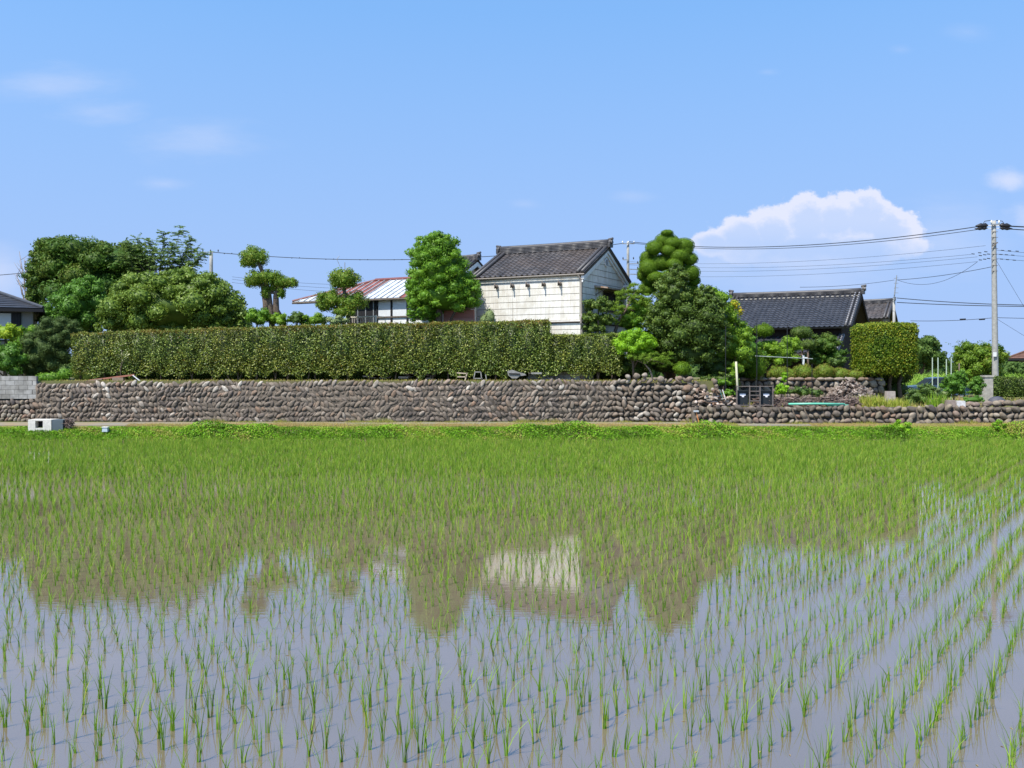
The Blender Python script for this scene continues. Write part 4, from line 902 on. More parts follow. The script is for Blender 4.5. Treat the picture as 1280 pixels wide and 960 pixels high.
# leaning pine
def pine(name, label, Y_, pads, stem, tr, bark='bark', needles=900, L_=.11):
    tp = [P(x, y, Y_) for x, y in stem]; zb = float(gz(np.array([tp[0].x]), np.array([Y_]))[0]); r_ = root(name, (tp[0].x, Y_, zb), label, 'pine tree')
    lv = Leaves(); br = []
    for px, py, rx, rz in pads:
        c = P(px, py, Y_+random.uniform(-.3, .3)); rx_, rz_ = rx*Y_/F, rz*Y_/F; k = max(14, int(rx*rz/2.2))
        for i in range(k):
            q = c+Vector((random.uniform(-1, 1)*rx_, random.uniform(-1, 1)*rx_*.8, random.uniform(-1, 1)*rz_)); n_ = 70
            d = rng.normal(0, 1, (n_, 3)); d[:, 2] = np.abs(d[:, 2])*.8; d /= np.linalg.norm(d, axis=1)[:, None]
            lv.put(np.array(q)+d*rng.uniform(.03, .15, n_)[:, None], d, L_, .02, .4, up=1.0)
        near = min(tp, key=lambda t: (t-c).length); br.append(([near, c], [tr*.4, tr*.15]))
    lv.build('needles', LM['pine'], r_); limbs(r_, [tp[0]+Vector((0, 0, zb-tp[0].z-.1))]+tp, [tr*1.2]+[tr*(1-.6*i/len(tp)) for i in range(len(tp))], bark, 'trunk', br); return r_
pine('pine_tree', 'leaning garden pine with loose needle pads right of the storehouse gable', 47.6, [(786, 372, 15, 8), (775, 388, 12, 6), (800, 378, 14, 9), (805, 395, 14, 8), (795, 362, 10, 6), (776, 402, 9, 6)], [(768, 416), (774, 400), (784, 385), (790, 372)], .09)
tree('garden_bush', 'leafy bush under the leaning pine between hedge and big dark tree', 'bush', [(790, 402, 48, 16, 14, .7), (800, 390, 48, 15, 16, .7)], 'oval', 120, (.11, .05), sub=12, subr=.45, trunk_r=.05)
# big cloud-pruned tree: smooth cushions
Yd = 50.5; c0 = P(838, 340, Yd); r_ = root('cloud_pruned_tree', (c0.x, Yd, 2.6), 'tall cloud-pruned tree of many smooth green cushions beside the storehouse', 'topiary')
pads = [(833, 300, 17, 13), (855, 306, 15, 12), (818, 309, 13, 12), (842, 303, 13, 9), (827, 328, 18, 14), (849, 319, 14, 11), (836, 312, 10, 9), (862, 323, 12, 11), (809, 322, 11, 12), (811, 334, 14, 14), (863, 340, 14, 13), (843, 329, 12, 10), (852, 336, 12, 10), (804, 344, 9, 10), (868, 350, 9, 9), (856, 312, 12, 10), (812, 352, 12, 8), (836, 345, 14, 11), (820, 346, 12, 10), (848, 350, 13, 11), (864, 358, 10, 9), (808, 362, 12, 9)]
pads += [(834, 290, 9, 5)]
br = []
for i, (px, py, rx, rz) in enumerate(pads):
    dy = -1.3*math.sqrt(max(0, 1-((px-838)/36)**2-((py-335)/60)**2))*(1 if i % 4 else .5)
    c = P(px, py+1, Yd+dy); lv = Leaves(); rx_, rz_ = rx*.92*Yd/F, rz*.88*Yd/F
    lv.blob(c, (rx_*.97, rx_*.8, rz_*.92), 1100, .042, .026, core=.9, amp=.02, shell=(.94, 1.02), spread=.5, cut=lambda p: p[:, 2] > c.z-rz_*.45)
    lv.build('leaf_cushion', LM['dome'], r_); br.append(([P(838, py+14, Yd), c], [.07, .04]))
for i in range(16):
    a = i*2.4; zf = random.uniform(-1, .85); px = 838; c = P(838, 335, Yd)+Vector((math.cos(a)*1.25*math.sqrt(1-zf*zf*.8), abs(math.sin(a))*1.2+.1, zf*1.7-.3))
    lv = Leaves(); lv.blob(c, (.45, .45, .36), 330, .06, .035, core=.9, amp=.04, shell=(.9, 1.05), spread=.6); lv.build('leaf_cushion', LM['dome'], r_)
limbs(r_, [Vector((c0.x, Yd, 2.5)), P(836, 400, Yd), P(840, 350, Yd), P(836, 300, Yd)], [.3, .24, .18, .06], 'bark', 'trunk', br)
tree('dark_camellia', 'big dark glossy conical tree in front of the cloud-pruned tree', 'tree',
     [(855, 412, 47, 46, 38, 1.5), (842, 368, 47, 25, 34, 1.0), (848, 345, 47, 13, 18, .6), (885, 395, 47, 26, 34, 1.2), (860, 442, 47, 42, 20, 1.3), (826, 400, 47, 22, 26, 1.0), (880, 372, 47, 14, 16, .7), (900, 425, 47, 14, 26, .8)], 'camellia', 120, (.12, .07), sub=26, subr=.32, trunk_r=.16, amp=.16, spread=.8)
tree('light_green_tree', 'light green tree with a turning yellow edge behind the dark conical tree', 'tree',
     [(900, 400, 48.7, 26, 36, 1.1), (910, 432, 48.7, 28, 30, 1.1), (890, 372, 48.7, 20, 14, .8), (925, 420, 48.7, 17, 26, .8), (928, 445, 48.7, 14, 18, .7), (896, 384, 48.0, 14, 20, .6)], 'mandarin', 110, (.12, .055), sub=20, subr=.36, trunk_r=.12)
tree('orange_tipped_shrub', 'orange and yellow leaf tips on the upper right edge of the light green tree', 'shrub', [(918, 380, 48.3, 6, 6, .25), (925, 389, 48.3, 5, 5, .25)], 'orange', 110, (.12, .055), sub=0, trunk_r=.03, core=.5)
tree('lime_shrub', 'vivid lime-green clipped shrub at the right end of the hedge', 'shrub', [(792, 427, 46.2, 25, 15, .6), (792, 420, 46.1, 22, 8, .6), (786, 434, 46.1, 19, 11, .6), (800, 440, 46.3, 20, 8, .5), (808, 428, 46.1, 12, 10, .45)], 'lime', 230, (.085, .05), sub=14, subr=.5, trunk_r=.05)
pine('low_pine', 'low spreading pine above the light coloured end of the stone wall', 45.95, [(805, 447, 17, 3.5), (828, 446, 13, 4.5), (818, 452, 12, 4), (790, 448, 6, 3), (832, 456, 8, 4)], [(815, 470), (812, 462), (806, 455), (815, 449)], .045, 'bark_pale', L_=.09)
topiary('small round clipped bush on the wall top under the dark conical tree', 45.9, [(853, 461, 12, 9)], [(853, 474), (853, 466)], .05, lm='dome', dens=420, leaf=(.06, .03), name='round_bush', cat='bush')
lv_specs = [
 ('round_bush', 'bush', 'smooth dome topiary on a stem beside the light green tree', 51, [(955, 413, 12.5, 8.5)], [(956, 450), (955, 425)], 'dome'),
 ('round_bush', 'bush', 'dark flattened ball topiary under the eave of the dark-roofed house', 52, [(1002, 416, 14, 8.5)], [(1004, 455), (1002, 425)], 'camellia'),
 ('round_bush', 'bush', 'second dark ball topiary, just below and right of the one under the eave', 51.5, [(1010, 431, 11, 7)], [(1010, 455), (1010, 436)], 'camellia')]
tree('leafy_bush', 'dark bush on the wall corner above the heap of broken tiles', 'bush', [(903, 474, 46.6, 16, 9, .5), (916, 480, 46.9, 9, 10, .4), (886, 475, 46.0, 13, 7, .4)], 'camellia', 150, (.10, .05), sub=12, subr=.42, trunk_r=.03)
for nm, ct, lb, Y_, pd, st, lm in lv_specs: topiary(lb, Y_, pd, st, .06, lm=lm, dens=430, leaf=(.06, .032), name=nm, cat=ct, bark='bark', core=.9, amp=.04)
tree('leafy_bush', 'light green leafy bush between the dome topiary and the dark ball topiaries', 'bush', [(975, 445, 51, 22, 16, .8), (988, 432, 51, 14, 12, .6), (962, 436, 51, 14, 12, .6)], 'mandarin', 120, (.13, .05), sub=14, subr=.42, trunk_r=.06)
tree('leafy_bush', 'dull green bush right of the dark ball topiaries against the house wall', 'bush', [(1030, 432, 52.5, 20, 16, .8), (1042, 448, 52.5, 18, 14, .8), (1018, 448, 52.5, 14, 12, .6)], 'zelkova', 120, (.12, .05), sub=14, subr=.42, trunk_r=.06)
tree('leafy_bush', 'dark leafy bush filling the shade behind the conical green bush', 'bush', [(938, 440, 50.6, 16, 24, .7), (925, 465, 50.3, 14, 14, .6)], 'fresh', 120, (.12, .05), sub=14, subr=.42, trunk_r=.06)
tree('leafy_bush', 'low bronze-tinged plant left of the big square-cut tree', 'bush', [(1046, 452, 51, 12, 8, .4)], 'walnut', 190, (.10, .05), sub=8, subr=.5, trunk_r=.04)
topiary('bright conical clipped bush beside the wooden pole', 49.6, [(945, 458, 12, 18), (945, 445, 8, 10)], [(945, 478), (945, 465)], .05, lm='dome', dens=330, leaf=(.07, .035), name='cone_bush', cat='bush', core=.88)
azl = ['first round azalea from the left on the stone edging', 'second round azalea on the stone edging, beside the conical bush end', 'third azalea mound in the row, in front of the leaning stake', 'fourth azalea mound, lower and darker', 'fifth azalea mound with reddish top', 'sixth azalea mound in the row', 'seventh azalea mound, right end of the row']
for i, (px, py, rx, rz) in enumerate([(972, 467, 13, 10), (986, 469, 10, 9), (1003, 466, 15, 10.5), (1018, 469, 11, 8), (1030, 465, 13, 10), (1050, 468, 14, 8.5), (1070, 469, 13, 7)]):
    topiary(azl[i], 50.45, [(px, py, rx, rz)], [(px, 480), (px, py+3)], .04, lm='azalea', dens=380, leaf=(.065, .035), name='azalea', cat='azalea', group='row of round clipped azaleas', core=.9, amp=.05)
# fern-like shrub left of the boxes
tree('fern_shrub', 'feathery pale green shrub behind the wooden pole', 'shrub', [(920, 462, 46.8, 10, 10, .3), (913, 475, 46.5, 9, 9, .3)], 'mandarin', 170, (.16, .03), sub=8, subr=.5, trunk_r=.03)
# the big square-cut tree
bx0, bx1, by0, by1 = P(1066, 0, 51.6).x, P(1149, 0, 49.2).x, P(0, 404, 49.2).z, P(0, 463, 49.2).z
r_ = root('block_topiary', ((bx0+bx1)/2, 50.6, 1.4), 'huge square-cut clipped tree with golden tips on dark trunks', 'topiary'); lv = Leaves(); lvg = Leaves()
cx, cz = (bx0+bx1)/2, (by0+by1)/2; hx_, hz_ = (bx1-bx0)/2, (by0-by1)/2; hy_ = 1.35; n_ = 15000
n_ = 21000; d = rng.uniform(-1, 1, (n_, 3)); fc = rng.integers(0, 6, n_); rows_ = np.arange(n_)
d[rows_, fc//2] = np.where(fc % 2 == 0, -1.0, 1.0)
d *= (1-.035*((np.abs(d) > .9).sum(1) > 1))[:, None]
un = 1+.025*lump(d*4+3)+.02*np.sin(d[:, 0]*19)*np.sin(d[:, 2]*17)
pp = np.stack([cx+d[:, 0]*hx_*un, 50.6+d[:, 1]*hy_*un, cz+d[:, 2]*hz_*un], 1)*1.0
pp += rng.normal(0, .035, pp.shape); lowm = d[:, 2] < -.6; pp[lowm, 2] += rng.normal(-.05, .12, lowm.sum())
nr = np.sign(d)*np.abs(d)**4; nr /= np.linalg.norm(nr, axis=1)[:, None]
gold = rng.uniform(0, 1, n_) < np.clip(.06+.45*np.clip((d[:, 2]-.35)*1.8, 0, 1)+.22*(d[:, 0] > .25)+.28*np.sin(pp[:, 0]*3.1+1)*np.cos(pp[:, 2]*2.3), .02, .8)
lv.put(pp[~gold], nr[~gold], .11, .065, .7); lvg.put(pp[gold], nr[gold], .11, .065, .7)
lv.core.box((cx, 50.6, cz), (hx_*1.82, hy_*1.82, hz_*1.78), None, 0, rnd=.1)
lv.build('foliage', LM['boxdark'], r_); lvg.build('golden_tips', LM['golden'], r_)
for px in (1090, 1102, 1114, 1124):
    m_ = MB(); x = P(px, 0, 50.6).x; m_.tube([(x, 50.6+random.uniform(-.4, .4), 1.3), (x+random.uniform(-.1, .1), 50.6, 2.4), (x+random.uniform(-.3, .3), 50.6, 3.3)], [.13, .1, .08], 7); m_.build('trunk', M['bark'], r_, True)
lv = Leaves()
for px, py, rx in ((1098, 470, 26), (1118, 472, 24), (1130, 468, 14), (1085, 478, 14), (1120, 487, 20), (1105, 492, 16)): lv.blob(P(px, py, 51.2), (rx*.05*.8, .5, .45), 90, .11, .06, core=.8, tone=.1)
o_ = lv.build('lower_foliage', LM['camellia'], r_)

tree('leafy_bush', 'dark filler bush added under the lime shrub and the low spreading pine', 'bush', [(788, 456, 47.3, 26, 17, .8), (770, 460, 47.3, 16, 12, .6)], 'camellia', 110, (.12, .06), sub=16, subr=.4, trunk_r=.05)  # bush added to turn the bright gap under the shrub dark
tree('leafy_bush', 'dark filler bush added behind the low spreading pine and small round clipped bush', 'bush', [(830, 452, 48.2, 30, 22, .9), (812, 430, 48.2, 20, 18, .8)], 'camellia', 110, (.12, .06), sub=16, subr=.4, trunk_r=.05)  # second added bush, so the opening behind the pine looks shaded
tree('leafy_bush', 'dark filler bush added at the foot of the light green tree', 'bush', [(895, 462, 48.2, 26, 16, .8), (912, 452, 49.2, 18, 22, .8)], 'camellia', 110, (.12, .06), sub=16, subr=.4, trunk_r=.05)  # likewise added, darkens the gap below the tree
# --- right background
tree('round_garden_tree', 'bushy round tree with upright shoots around the concrete utility pole', 'tree',
     [(1222, 452, 64, 30, 22, 1.4), (1212, 442, 64, 18, 14, .9), (1240, 445, 64, 19, 16, .9), (1225, 466, 64, 30, 14, 1.2)], 'makki', 110, (.2, .07), sub=24, subr=.36, trunk_r=.12, amp=.22)
lv = Leaves(); rr_ = COL.objects['round_garden_tree']
for k in range(26):
    a = P(1215+random.uniform(-14, 22), 442, 64); t_ = a+Vector((random.uniform(-1.0, .7), random.uniform(-.6, .6), random.uniform(.3, .95)))
    q = np.array(a)+np.outer(np.linspace(.1, 1, 12), np.array(t_-a)); lv.put(q+rng.normal(0, .03, q.shape), np.tile([0, -.6, .6], (12, 1)), .17, .05, .6)
lv.build('shoots', LM['zelkova'], rr_)
tree('far_tree', 'rounded green tree far behind the right edge of the square-cut tree', 'tree', [(1152, 440, 92, 24, 21, 1.8), (1160, 432, 92, 14, 14, 1.2), (1170, 452, 92, 16, 14, 1.5), (1140, 448, 92, 20, 18, 1.5)], 'far', 26, (.34, .2), sub=16, subr=.36, trunk_r=.2)
tree('far_tree', 'small dark tree beside the brown roof corner at the right edge', 'tree', [(1262, 478-12, 75, 16, 12, 1), (1280, 462, 75, 14, 9, 1)], 'far', 40, (.25, .14), sub=14, subr=.4, trunk_r=.1)
tree('low_bushes', 'low yellowish bush beyond the car beside the greenhouse stakes', 'bush', [(1192, 476, 62, 16, 8, .7), (1205, 468, 62, 10, 8, .6)], 'mandarin', 110, (.14, .06), sub=12, subr=.4, trunk_r=.05)
# far wood as one mass all round the back
lv = Leaves()
for x in np.arange(-420, 440, 6.5):
    for yy in (215, 235):
        h_ = 2.4+1.6*abs(math.sin(x*.037+yy))+random.uniform(-.6, .8); lv.blob((x+random.uniform(-2, 2), yy+random.uniform(-5, 5), 1.2+h_*.35), (random.uniform(4, 6.5), 4, h_), 1.6, 1.1, .7, core=.88, amp=.2, tone=random.random())
tag(lv.build('distant_trees', LM['far']), kind='stuff')
# crop field behind the garden
lv = Leaves(); n_ = 26000; x = rng.uniform(26, 64, n_); y = rng.uniform(66, 84, n_); z = 1.4+rng.uniform(.1, 1.35, n_)+.15*np.sin(x*1.3)*np.sin(y); lv.put(np.stack([x, y, z], 1), np.tile([0, -.8, .3], (n_, 1)), .5, .05, .5, up=1.6)
tag(lv.build('tall_crop', LM['crop']), kind='stuff')
hedge('hedge', 'low dark clipped hedge at the right edge in front of the utility pole', [P(1238, 0, 55).x, P(1330, 0, 55).x], [P(0, 472.5, 55).z]*2, 55, 1.0, 1.45, 'camellia', None, dens=330, leaf=(.10, .055), rag=.02)
# stone gate post
gp = P(1234, 500, 52); mb = MB(); mb.box((gp.x, 52, 2.05), (.42, .42, 1.35), None, 0); mb.box((gp.x, 52, 2.78), (.5, .5, .10), None, 0)
mb.box((gp.x-.3, 51.95, 1.7), (.18, .3, .6), None, 0)
tag(mb.build('gate_post', mat('pale_stone', (.42, .39, .34), .9, .1, .35, 4, bump=.4), origin=(gp.x, 52, 1.4)), 'pale square stone gate post at the left end of the low dark hedge', 'gate post')
tree('clipped_shrub', 'bright green upright shrub left of the stone gate post', 'shrub', [(1220, 485, 50.5, 9, 13, .35), (1222, 476, 50.5, 6, 7, .25)], 'fresh', 260, (.09, .05), sub=10, subr=.5, trunk_r=.04)
# mid-ground plants right of the block tree
tree('garden_plant', 'dark leafy plant in front of the blue car', 'plant', [(1192, 484, 49, 15, 16, .6), (1200, 472, 49, 9, 10, .4)], 'fresh', 150, (.13, .06), sub=14, subr=.42, trunk_r=.04)
tree('garden_plant', 'blue-green broad-leaved plant at the right foot of the square-cut tree', 'plant', [(1146, 497, 47.5, 14, 12, .5), (1158, 489, 47.5, 12, 9, .45)], 'walnut', 160, (.12, .06), sub=12, subr=.45, trunk_r=.03)
tree('garden_plant', 'grey-green bushy plant between the iris clump and blue car', 'plant', [(1170, 492, 48, 14, 9, .5)], 'silver', 170, (.09, .03), sub=10, subr=.45, trunk_r=.03)
tree('garden_plant', 'bright climbing bean plant on the stake near the black boxes', 'plant', [(977, 487, 46.3, 9, 9, .3), (980, 472, 46.3, 4, 9, .15)], 'lime', 190, (.10, .06), sub=8, subr=.5, trunk_r=.02)
tree('garden_plant', 'leafy vegetable clump left of the wood pile', 'plant', [(1000, 489, 47.5, 13, 7, .4), (1018, 491, 47.5, 12, 6, .4)], 'walnut', 190, (.09, .05), sub=8, subr=.5, trunk_r=.02)
tree('garden_plant', 'low plant with dull leaves on the wall left of the black boxes', 'plant', [(905, 478, 45.9, 10, 6, .3), (912, 492, 45.6, 9, 7, .3)], 'oval', 190, (.08, .04), sub=8, subr=.5, trunk_r=.02)
tree('garden_plant', 'small weed tuft growing beside the grey mound and gate post', 'plant', [(1216, 500, 46.5, 18, 6, .4)], 'fresh', 190, (.09, .04), sub=8, subr=.5, trunk_r=.02)
def blades(x, y, z, h, w_, n_seg=3, lean=.35, r=None, face=None):
    """curved tapering blades: arrays of base points"""
    n = len(x); az_ = rng.uniform(0, 2*math.pi, n); le = lean*(.15+1.6*rng.uniform(0, 1, n)**1.6)
    dx, dy = np.cos(az_)*le, np.sin(az_)*le; fa = rng.uniform(0, math.pi, n) if face is None else face
    wx, wy = np.cos(fa)*w_*.5, np.sin(fa)*w_*.5
    ts = np.linspace(0, 1, n_seg+1); pts = []
    for t in ts:
        k = (1-t**1.5)*.9+.1*(t < .99)
        px = x+dx*h*t**1.8; py = y+dy*h*t**1.8; pz = z+h*t*(1-.25*le*t); pts.append((px-wx*k, py-wy*k, pz, px+wx*k, py+wy*k))
    out = []
    for i in range(n_seg):
        a, b_ = pts[i], pts[i+1]
        out.append(np.stack([np.stack([a[0], a[1], a[2]], 1), np.stack([a[3], a[4], a[2]], 1), np.stack([b_[3], b_[4], b_[2]], 1), np.stack([b_[0], b_[1], b_[2]], 1)], 1))
    q = np.concatenate(out); rr = rng.uniform(0, 1, n) if r is None else r
    return q, np.tile(rr, n_seg)
for px0, px1, Y_, h_, n_, lb in ((1074, 1102, 45.6, .62, 420, 'yellowing sword-leaved iris clump right of the green pole'), (1106, 1134, 45.6, .45, 380, 'shorter straw-yellow iris clump in front of the pale stone block'), (1160, 1185, 45.5, .75, 160, 'tall arching sword-leaved clump below the blue car')):
    a, b_ = P(px0, 0, Y_).x, P(px1, 0, Y_).x; r_ = root('iris_clump', ((a+b_)/2, Y_, 1.4), lb, 'plant', 'sword-leaved clumps behind the low wall'); lv = Leaves()
    x = rng.uniform(a, b_, n_); y = Y_+rng.uniform(-.35, .45, n_); lv.quads(*blades(x, y, np.full(n_, 1.38), h_*rng.uniform(.6, 1.15, n_), .035, 3, .5)); lv.build('leaves', LM['iris'] if px0 < 1150 else LM['mandarin'], r_)
lv = Leaves(); n_ = 9000; x = rng.uniform(9.7, 40, n_); y = rng.uniform(44.95, 49.7, n_); y = np.where(x > 19, rng.uniform(44.95, 60, n_), y); lv.quads(*blades(x, y, np.full(n_, 1.38), rng.uniform(.08, .35, n_), .02, 2, .6))
tag(lv.build('garden_weeds', LM['dry']), kind='stuff')
lv = Leaves(); n_ = 5000; x = rng.uniform(-21, 9, n_); y = rng.uniform(45.3, 46.2, n_); lv.quads(*blades(x, y, np.full(n_, 2.58), rng.uniform(.03, .14, n_), .015, 2, .6))
tag(lv.build('yard_grass', LM['dry']), kind='stuff')

# ------------------------------------------------------------------ garden objects
# stack of split wood
M['log'] = rampmat('split_wood', [(.05, .035, .03), (.13, .095, .075), (.22, .175, .145), (.40, .34, .29), (.12, .08, .06)], var=.25, scale=8)
mb = MB(); c = P(1063, 485, 47.4)
for k in range(620):
    a = random.uniform(0, 2*math.pi); rr_ = math.sqrt(random.random()); hgt = random.uniform(.35, 1)
    x_ = c.x+math.cos(a)*rr_*1.35*(1-.35*hgt); y_ = 47.4+math.sin(a)*rr_*.9*(1-.3*hgt); z_ = 1.45+hgt*1.25*(1-.55*rr_)
    q = Matrix.Rotation(random.uniform(-.6, .6)+(.3 if k % 2 else -.5), 3, 'Y') @ Matrix.Rotation(random.uniform(0, 3), 3, 'Z')
    mb.box((x_, y_, z_), (random.uniform(.25, .55), random.uniform(.05, .11), random.uniform(.04, .09)), q, 0)
mb.ball((c.x, 47.4, 1.55), (1.0, .6, .7), 3, 0, .1, None, .0)
tag(mb.build('wood_pile', M['log'], origin=(c.x, 47.4, 1.4)), 'heaped pile of split firewood left of the square-cut tree', 'wood pile')
# brushwood heap along the wall
mb = MB()
for k in range(900):
    x_ = P(random.uniform(945, 1072), 0, 45.4).x; hgt = random.random()**1.3; z_ = 1.42+hgt*.42; a = random.gauss(0, .5); l_ = random.uniform(.15, .5)
    d = Vector((math.cos(a)*math.cos(random.gauss(0, .5)), random.gauss(0, .5), math.sin(a)*.7)).normalized()*l_
    y_ = 45.35+random.uniform(-.4, .4)*(1-.5*hgt); mb.tube([(x_-d.x/2, y_-d.y/2, z_-d.z/2), (x_+d.x/2, y_+d.y/2, z_+d.z/2)], random.uniform(.008, .022), 4)
xm = P(1008, 0, 45.4).x; 
for k in range(9): mb.ball((P(952+k*14, 0, 45.4).x, 45.4, 1.46), (.45, .3, .2+.06*math.sin(k)), 2, 0, .2, None, .05)
tag(mb.build('brush_heap', rampmat('dry_brushwood', [(.09, .06, .05), (.17, .12, .10), (.26, .20, .17)], var=.3, scale=6), origin=(xm, 45.4, 1.4)), 'long low heap of dead brushwood behind the green pole on the wall', 'brush heap')
mb = MB(); a, b_ = P(985, 509, 44.75), P(1055, 510, 44.75); mb.tube([(a.x, 44.66, 1.56), ((a.x+b_.x)/2, 44.64, 1.575), (b_.x, 44.66, 1.555)], .05, 10)
mb.tube([(b_.x-.75, 44.74, 1.5), (b_.x+.2, 44.78, 1.5)], .045, 8)
tag(mb.build('green_pole', mat('green_plastic', (.14, .50, .34), .4, .5, .15, 3), smooth=True, origin=((a.x+b_.x)/2, 44.66, 1.55)), 'pale green plastic pole lying on the low cobble wall', 'pole')
# black boxes with paper labels and the rusty frame between
M['blackbox'] = mat('black_crate', (.022, .026, .03), .55, .3, .3, 5)
M['paper'] = mat('paper_label', (.72, .70, .76), .8, .1)
for px0, px1, lb in ((922, 935, 'left black crate with a torn white label on the garden wall'), (951, 965, 'right black crate with a torn white label on the garden wall')):
    Y_ = 45.0; a, b_ = P(px0, 488, Y_), P(px1, 505, Y_); r_ = root('black_crate', ((a.x+b_.x)/2, Y_, b_.z), lb, 'crate', 'black crates on the low wall'); cx_, cz_, w_, h_ = (a.x+b_.x)/2, (a.z+1.47)/2, b_.x-a.x, a.z-1.47
    mb = MB(); mb.box((cx_, Y_+.22, cz_), (w_-.06, .40, h_-.03)); mb.box((cx_, Y_+.22, cz_+h_/2-.02), (w_, .46, .045)); mb.box((cx_, Y_+.22, cz_-h_/2+.02), (w_, .44, .04))
    for s_ in (-1, 1): mb.box((cx_+s_*(w_/2-.02), Y_+.22, cz_), (.035, .44, h_-.09))
    mb.build('body', M['blackbox'], r_)
    mb = MB(); z_ = cz_+.13; y_ = Y_-.01
    pts = [(-.14, .07), (.13, .07), (.135, -.01), (.06, -.025), (.055, -.09), (-.04, -.085), (-.045, -.03), (-.135, -.02)]
    mb.prism([(cx_+px, y_+.018, z_+pz) for px, pz in pts], (0, -.006, 0)); mb.build('paper_label', M['paper'], r_)
mb = MB(); Y_ = 44.85; r_ = root('rusty_frame', (P(943, 0, Y_).x, Y_, 1.45), 'weathered ladder-like metal frame standing between the two black crates', 'frame')
for px in (921, 937, 950, 966): a = P(px, 482, Y_); mb.bar((a.x, Y_, 1.45), (a.x, Y_, a.z), .05, .04)
for py, p0, p1 in ((483, 920, 967), (489, 937, 950), (494, 937, 950), (501, 937, 950), (506.5, 921, 967)): a, b_ = P(p0, py, Y_), P(p1, py, Y_); mb.bar((a.x, Y_-.005, a.z), (b_.x, Y_-.005, b_.z), .045, .035)
mb.build('frame', mat('weathered_steel', (.17, .14, .125), .8, .3, .35, 6), r_)
# wooden pole, thin black stakes, drying bar
mb = MB(); a = P(920, 452, 45.6); mb.tube([(a.x+.12, 45.6, 1.4), (a.x, 45.6, a.z)], [.055, .05], 8); tag(mb.build('wooden_pole', mat('bleached_wood', (.50, .48, .34), .85, .1, .2, 6), smooth=True, origin=(a.x, 45.6, 1.4)), 'bleached wooden pole standing up behind the left black crate', 'pole')
for px, py, Y_, lb in ((907, 408, 45.7, 'thin dark garden stake rising in front of the light green tree'), (946, 403, 46.2, 'thin dark garden stake beside the conical bush'), (984, 405, 46.2, 'tallest thin dark stake in front of the ball topiaries'), (1015, 455, 46.8, 'short thin dark stake at the right end of the pale bar')):
    a = P(px, py, Y_); mb = MB(); mb.tube([(a.x, Y_, 1.4), (a.x, Y_, a.z)], .018, 6); tag(mb.build('garden_stake', M['black'], origin=(a.x, Y_, 1.4)), lb, 'stake', 'dark garden stakes')
mb = MB(); a, b_ = P(944, 445, 46.3), P(1016, 448.5, 46.9); mb.tube([a, b_], .017, 8, 0)
m2 = (a+b_)/2+Vector((.6, 0, 0)); tag(mb.build('drying_bar', mat('pale_green_bar', (.38, .42, .38), .5, .4, .2, 2), origin=tuple(a)), 'pale horizontal bar carried by the thin dark stakes in the garden', 'bar')
mb = MB(); a = P(1004, 452, 50.9); mb.bar((a.x, 50.9, 2.6), (a.x, 50.9, P(0, 444, 50.9).z), .10, .10); mb.bar((a.x, 50.9, P(0, 447, 50.9).z), (a.x+.22, 50.9, P(0, 447, 50.9).z), .05, .05); tag(mb.build('white_post', M['white'], origin=(a.x, 50.9, 2.6)), 'short white post with a small side arm between the azaleas and ball topiary', 'post')
# rubble and scrap left of crates
mb = MB()
for k in range(150):
    x_ = P(random.uniform(868, 918), 0, 45.2).x; z_ = 1.5+random.random()**1.5*.75*(1 if x_ < 9.4 else .5)
    if random.random() < .5: mb.ball((x_, 45.0+random.uniform(-.2, .3), z_), (random.uniform(.05, .14), .08, random.uniform(.04, .09)), 2, 0, .2, None)
    else: mb.box((x_, 44.95+random.uniform(-.2, .3), z_), (random.uniform(.1, .35), .1, random.uniform(.02, .06)), Matrix.Rotation(random.uniform(-.6, .6), 3, 'Y'), 0)
tag(mb.build('rubble_heap', rampmat('rubble', [(.10, .07, .05), (.22, .14, .10), (.35, .28, .22), (.60, .50, .44)], var=.3, scale=7), origin=(9.2, 45.1, 1.4)), 'heap of broken tiles and rubble where the tall wall meets the low wall', 'rubble')
mb = MB(); a = P(903, 487, 44.9); b_ = P(907, 500, 44.9); mb.bar(b_, a, .07, .03); mb.bar(b_+Vector((-.12, .03, 0)), a+Vector((-.13, .03, 0)), .16, .02, 1); tag(mb.build('leaning_board', [M['white'], mat('teal_board', (.10, .25, .22), .6, .3)], origin=tuple(b_)), 'white-edged teal board leaning on the rubble', 'board')
# stones and blocks on the wall at right
for px0, px1, py0, lb, cc in ((1182, 1193, 500, 'brownish rectangular stone block on the low wall right of the iris', (.30, .24, .20)), (1194, 1205, 501, 'white flat-topped stone block beside the brownish block', (.62, .60, .58)), (1107, 1118, 489, 'pale squared stone at the foot of the square-cut tree', (.42, .36, .32))):
    Y_ = 45.1 if px0 > 1150 else 48.2; a, b_ = P(px0, py0, Y_), P(px1, py0, Y_); zb = 1.42; mb = MB(); mb.box(((a.x+b_.x)/2, Y_, (a.z+zb)/2), (b_.x-a.x, .35, a.z-zb), None, 0, .93); tag(mb.build('stone_block', mat('block_'+str(px0), cc, .9, .1, .3, 7, bump=.5), origin=((a.x+b_.x)/2, Y_, zb)), lb, 'stone')
mb = MB()
for k in range(46):
    px = random.uniform(1205, 1290); p = P(px, random.uniform(503, 508), 44.95); r0 = random.uniform(.07, .2); mb.ball((p.x, 45.05+random.uniform(-.15, .25), 1.42+r0*.6+(.12 if px > 1235 else 0)*random.random()), (r0*1.3, r0, r0*.75), 2, 0, .15)
tag(mb.build('loose_stones', M['stone_clean'], smooth=True, origin=(P(1245, 0, 45).x, 45, 1.42)), 'row of loose reddish stones lying on the low wall at the right', 'stones')
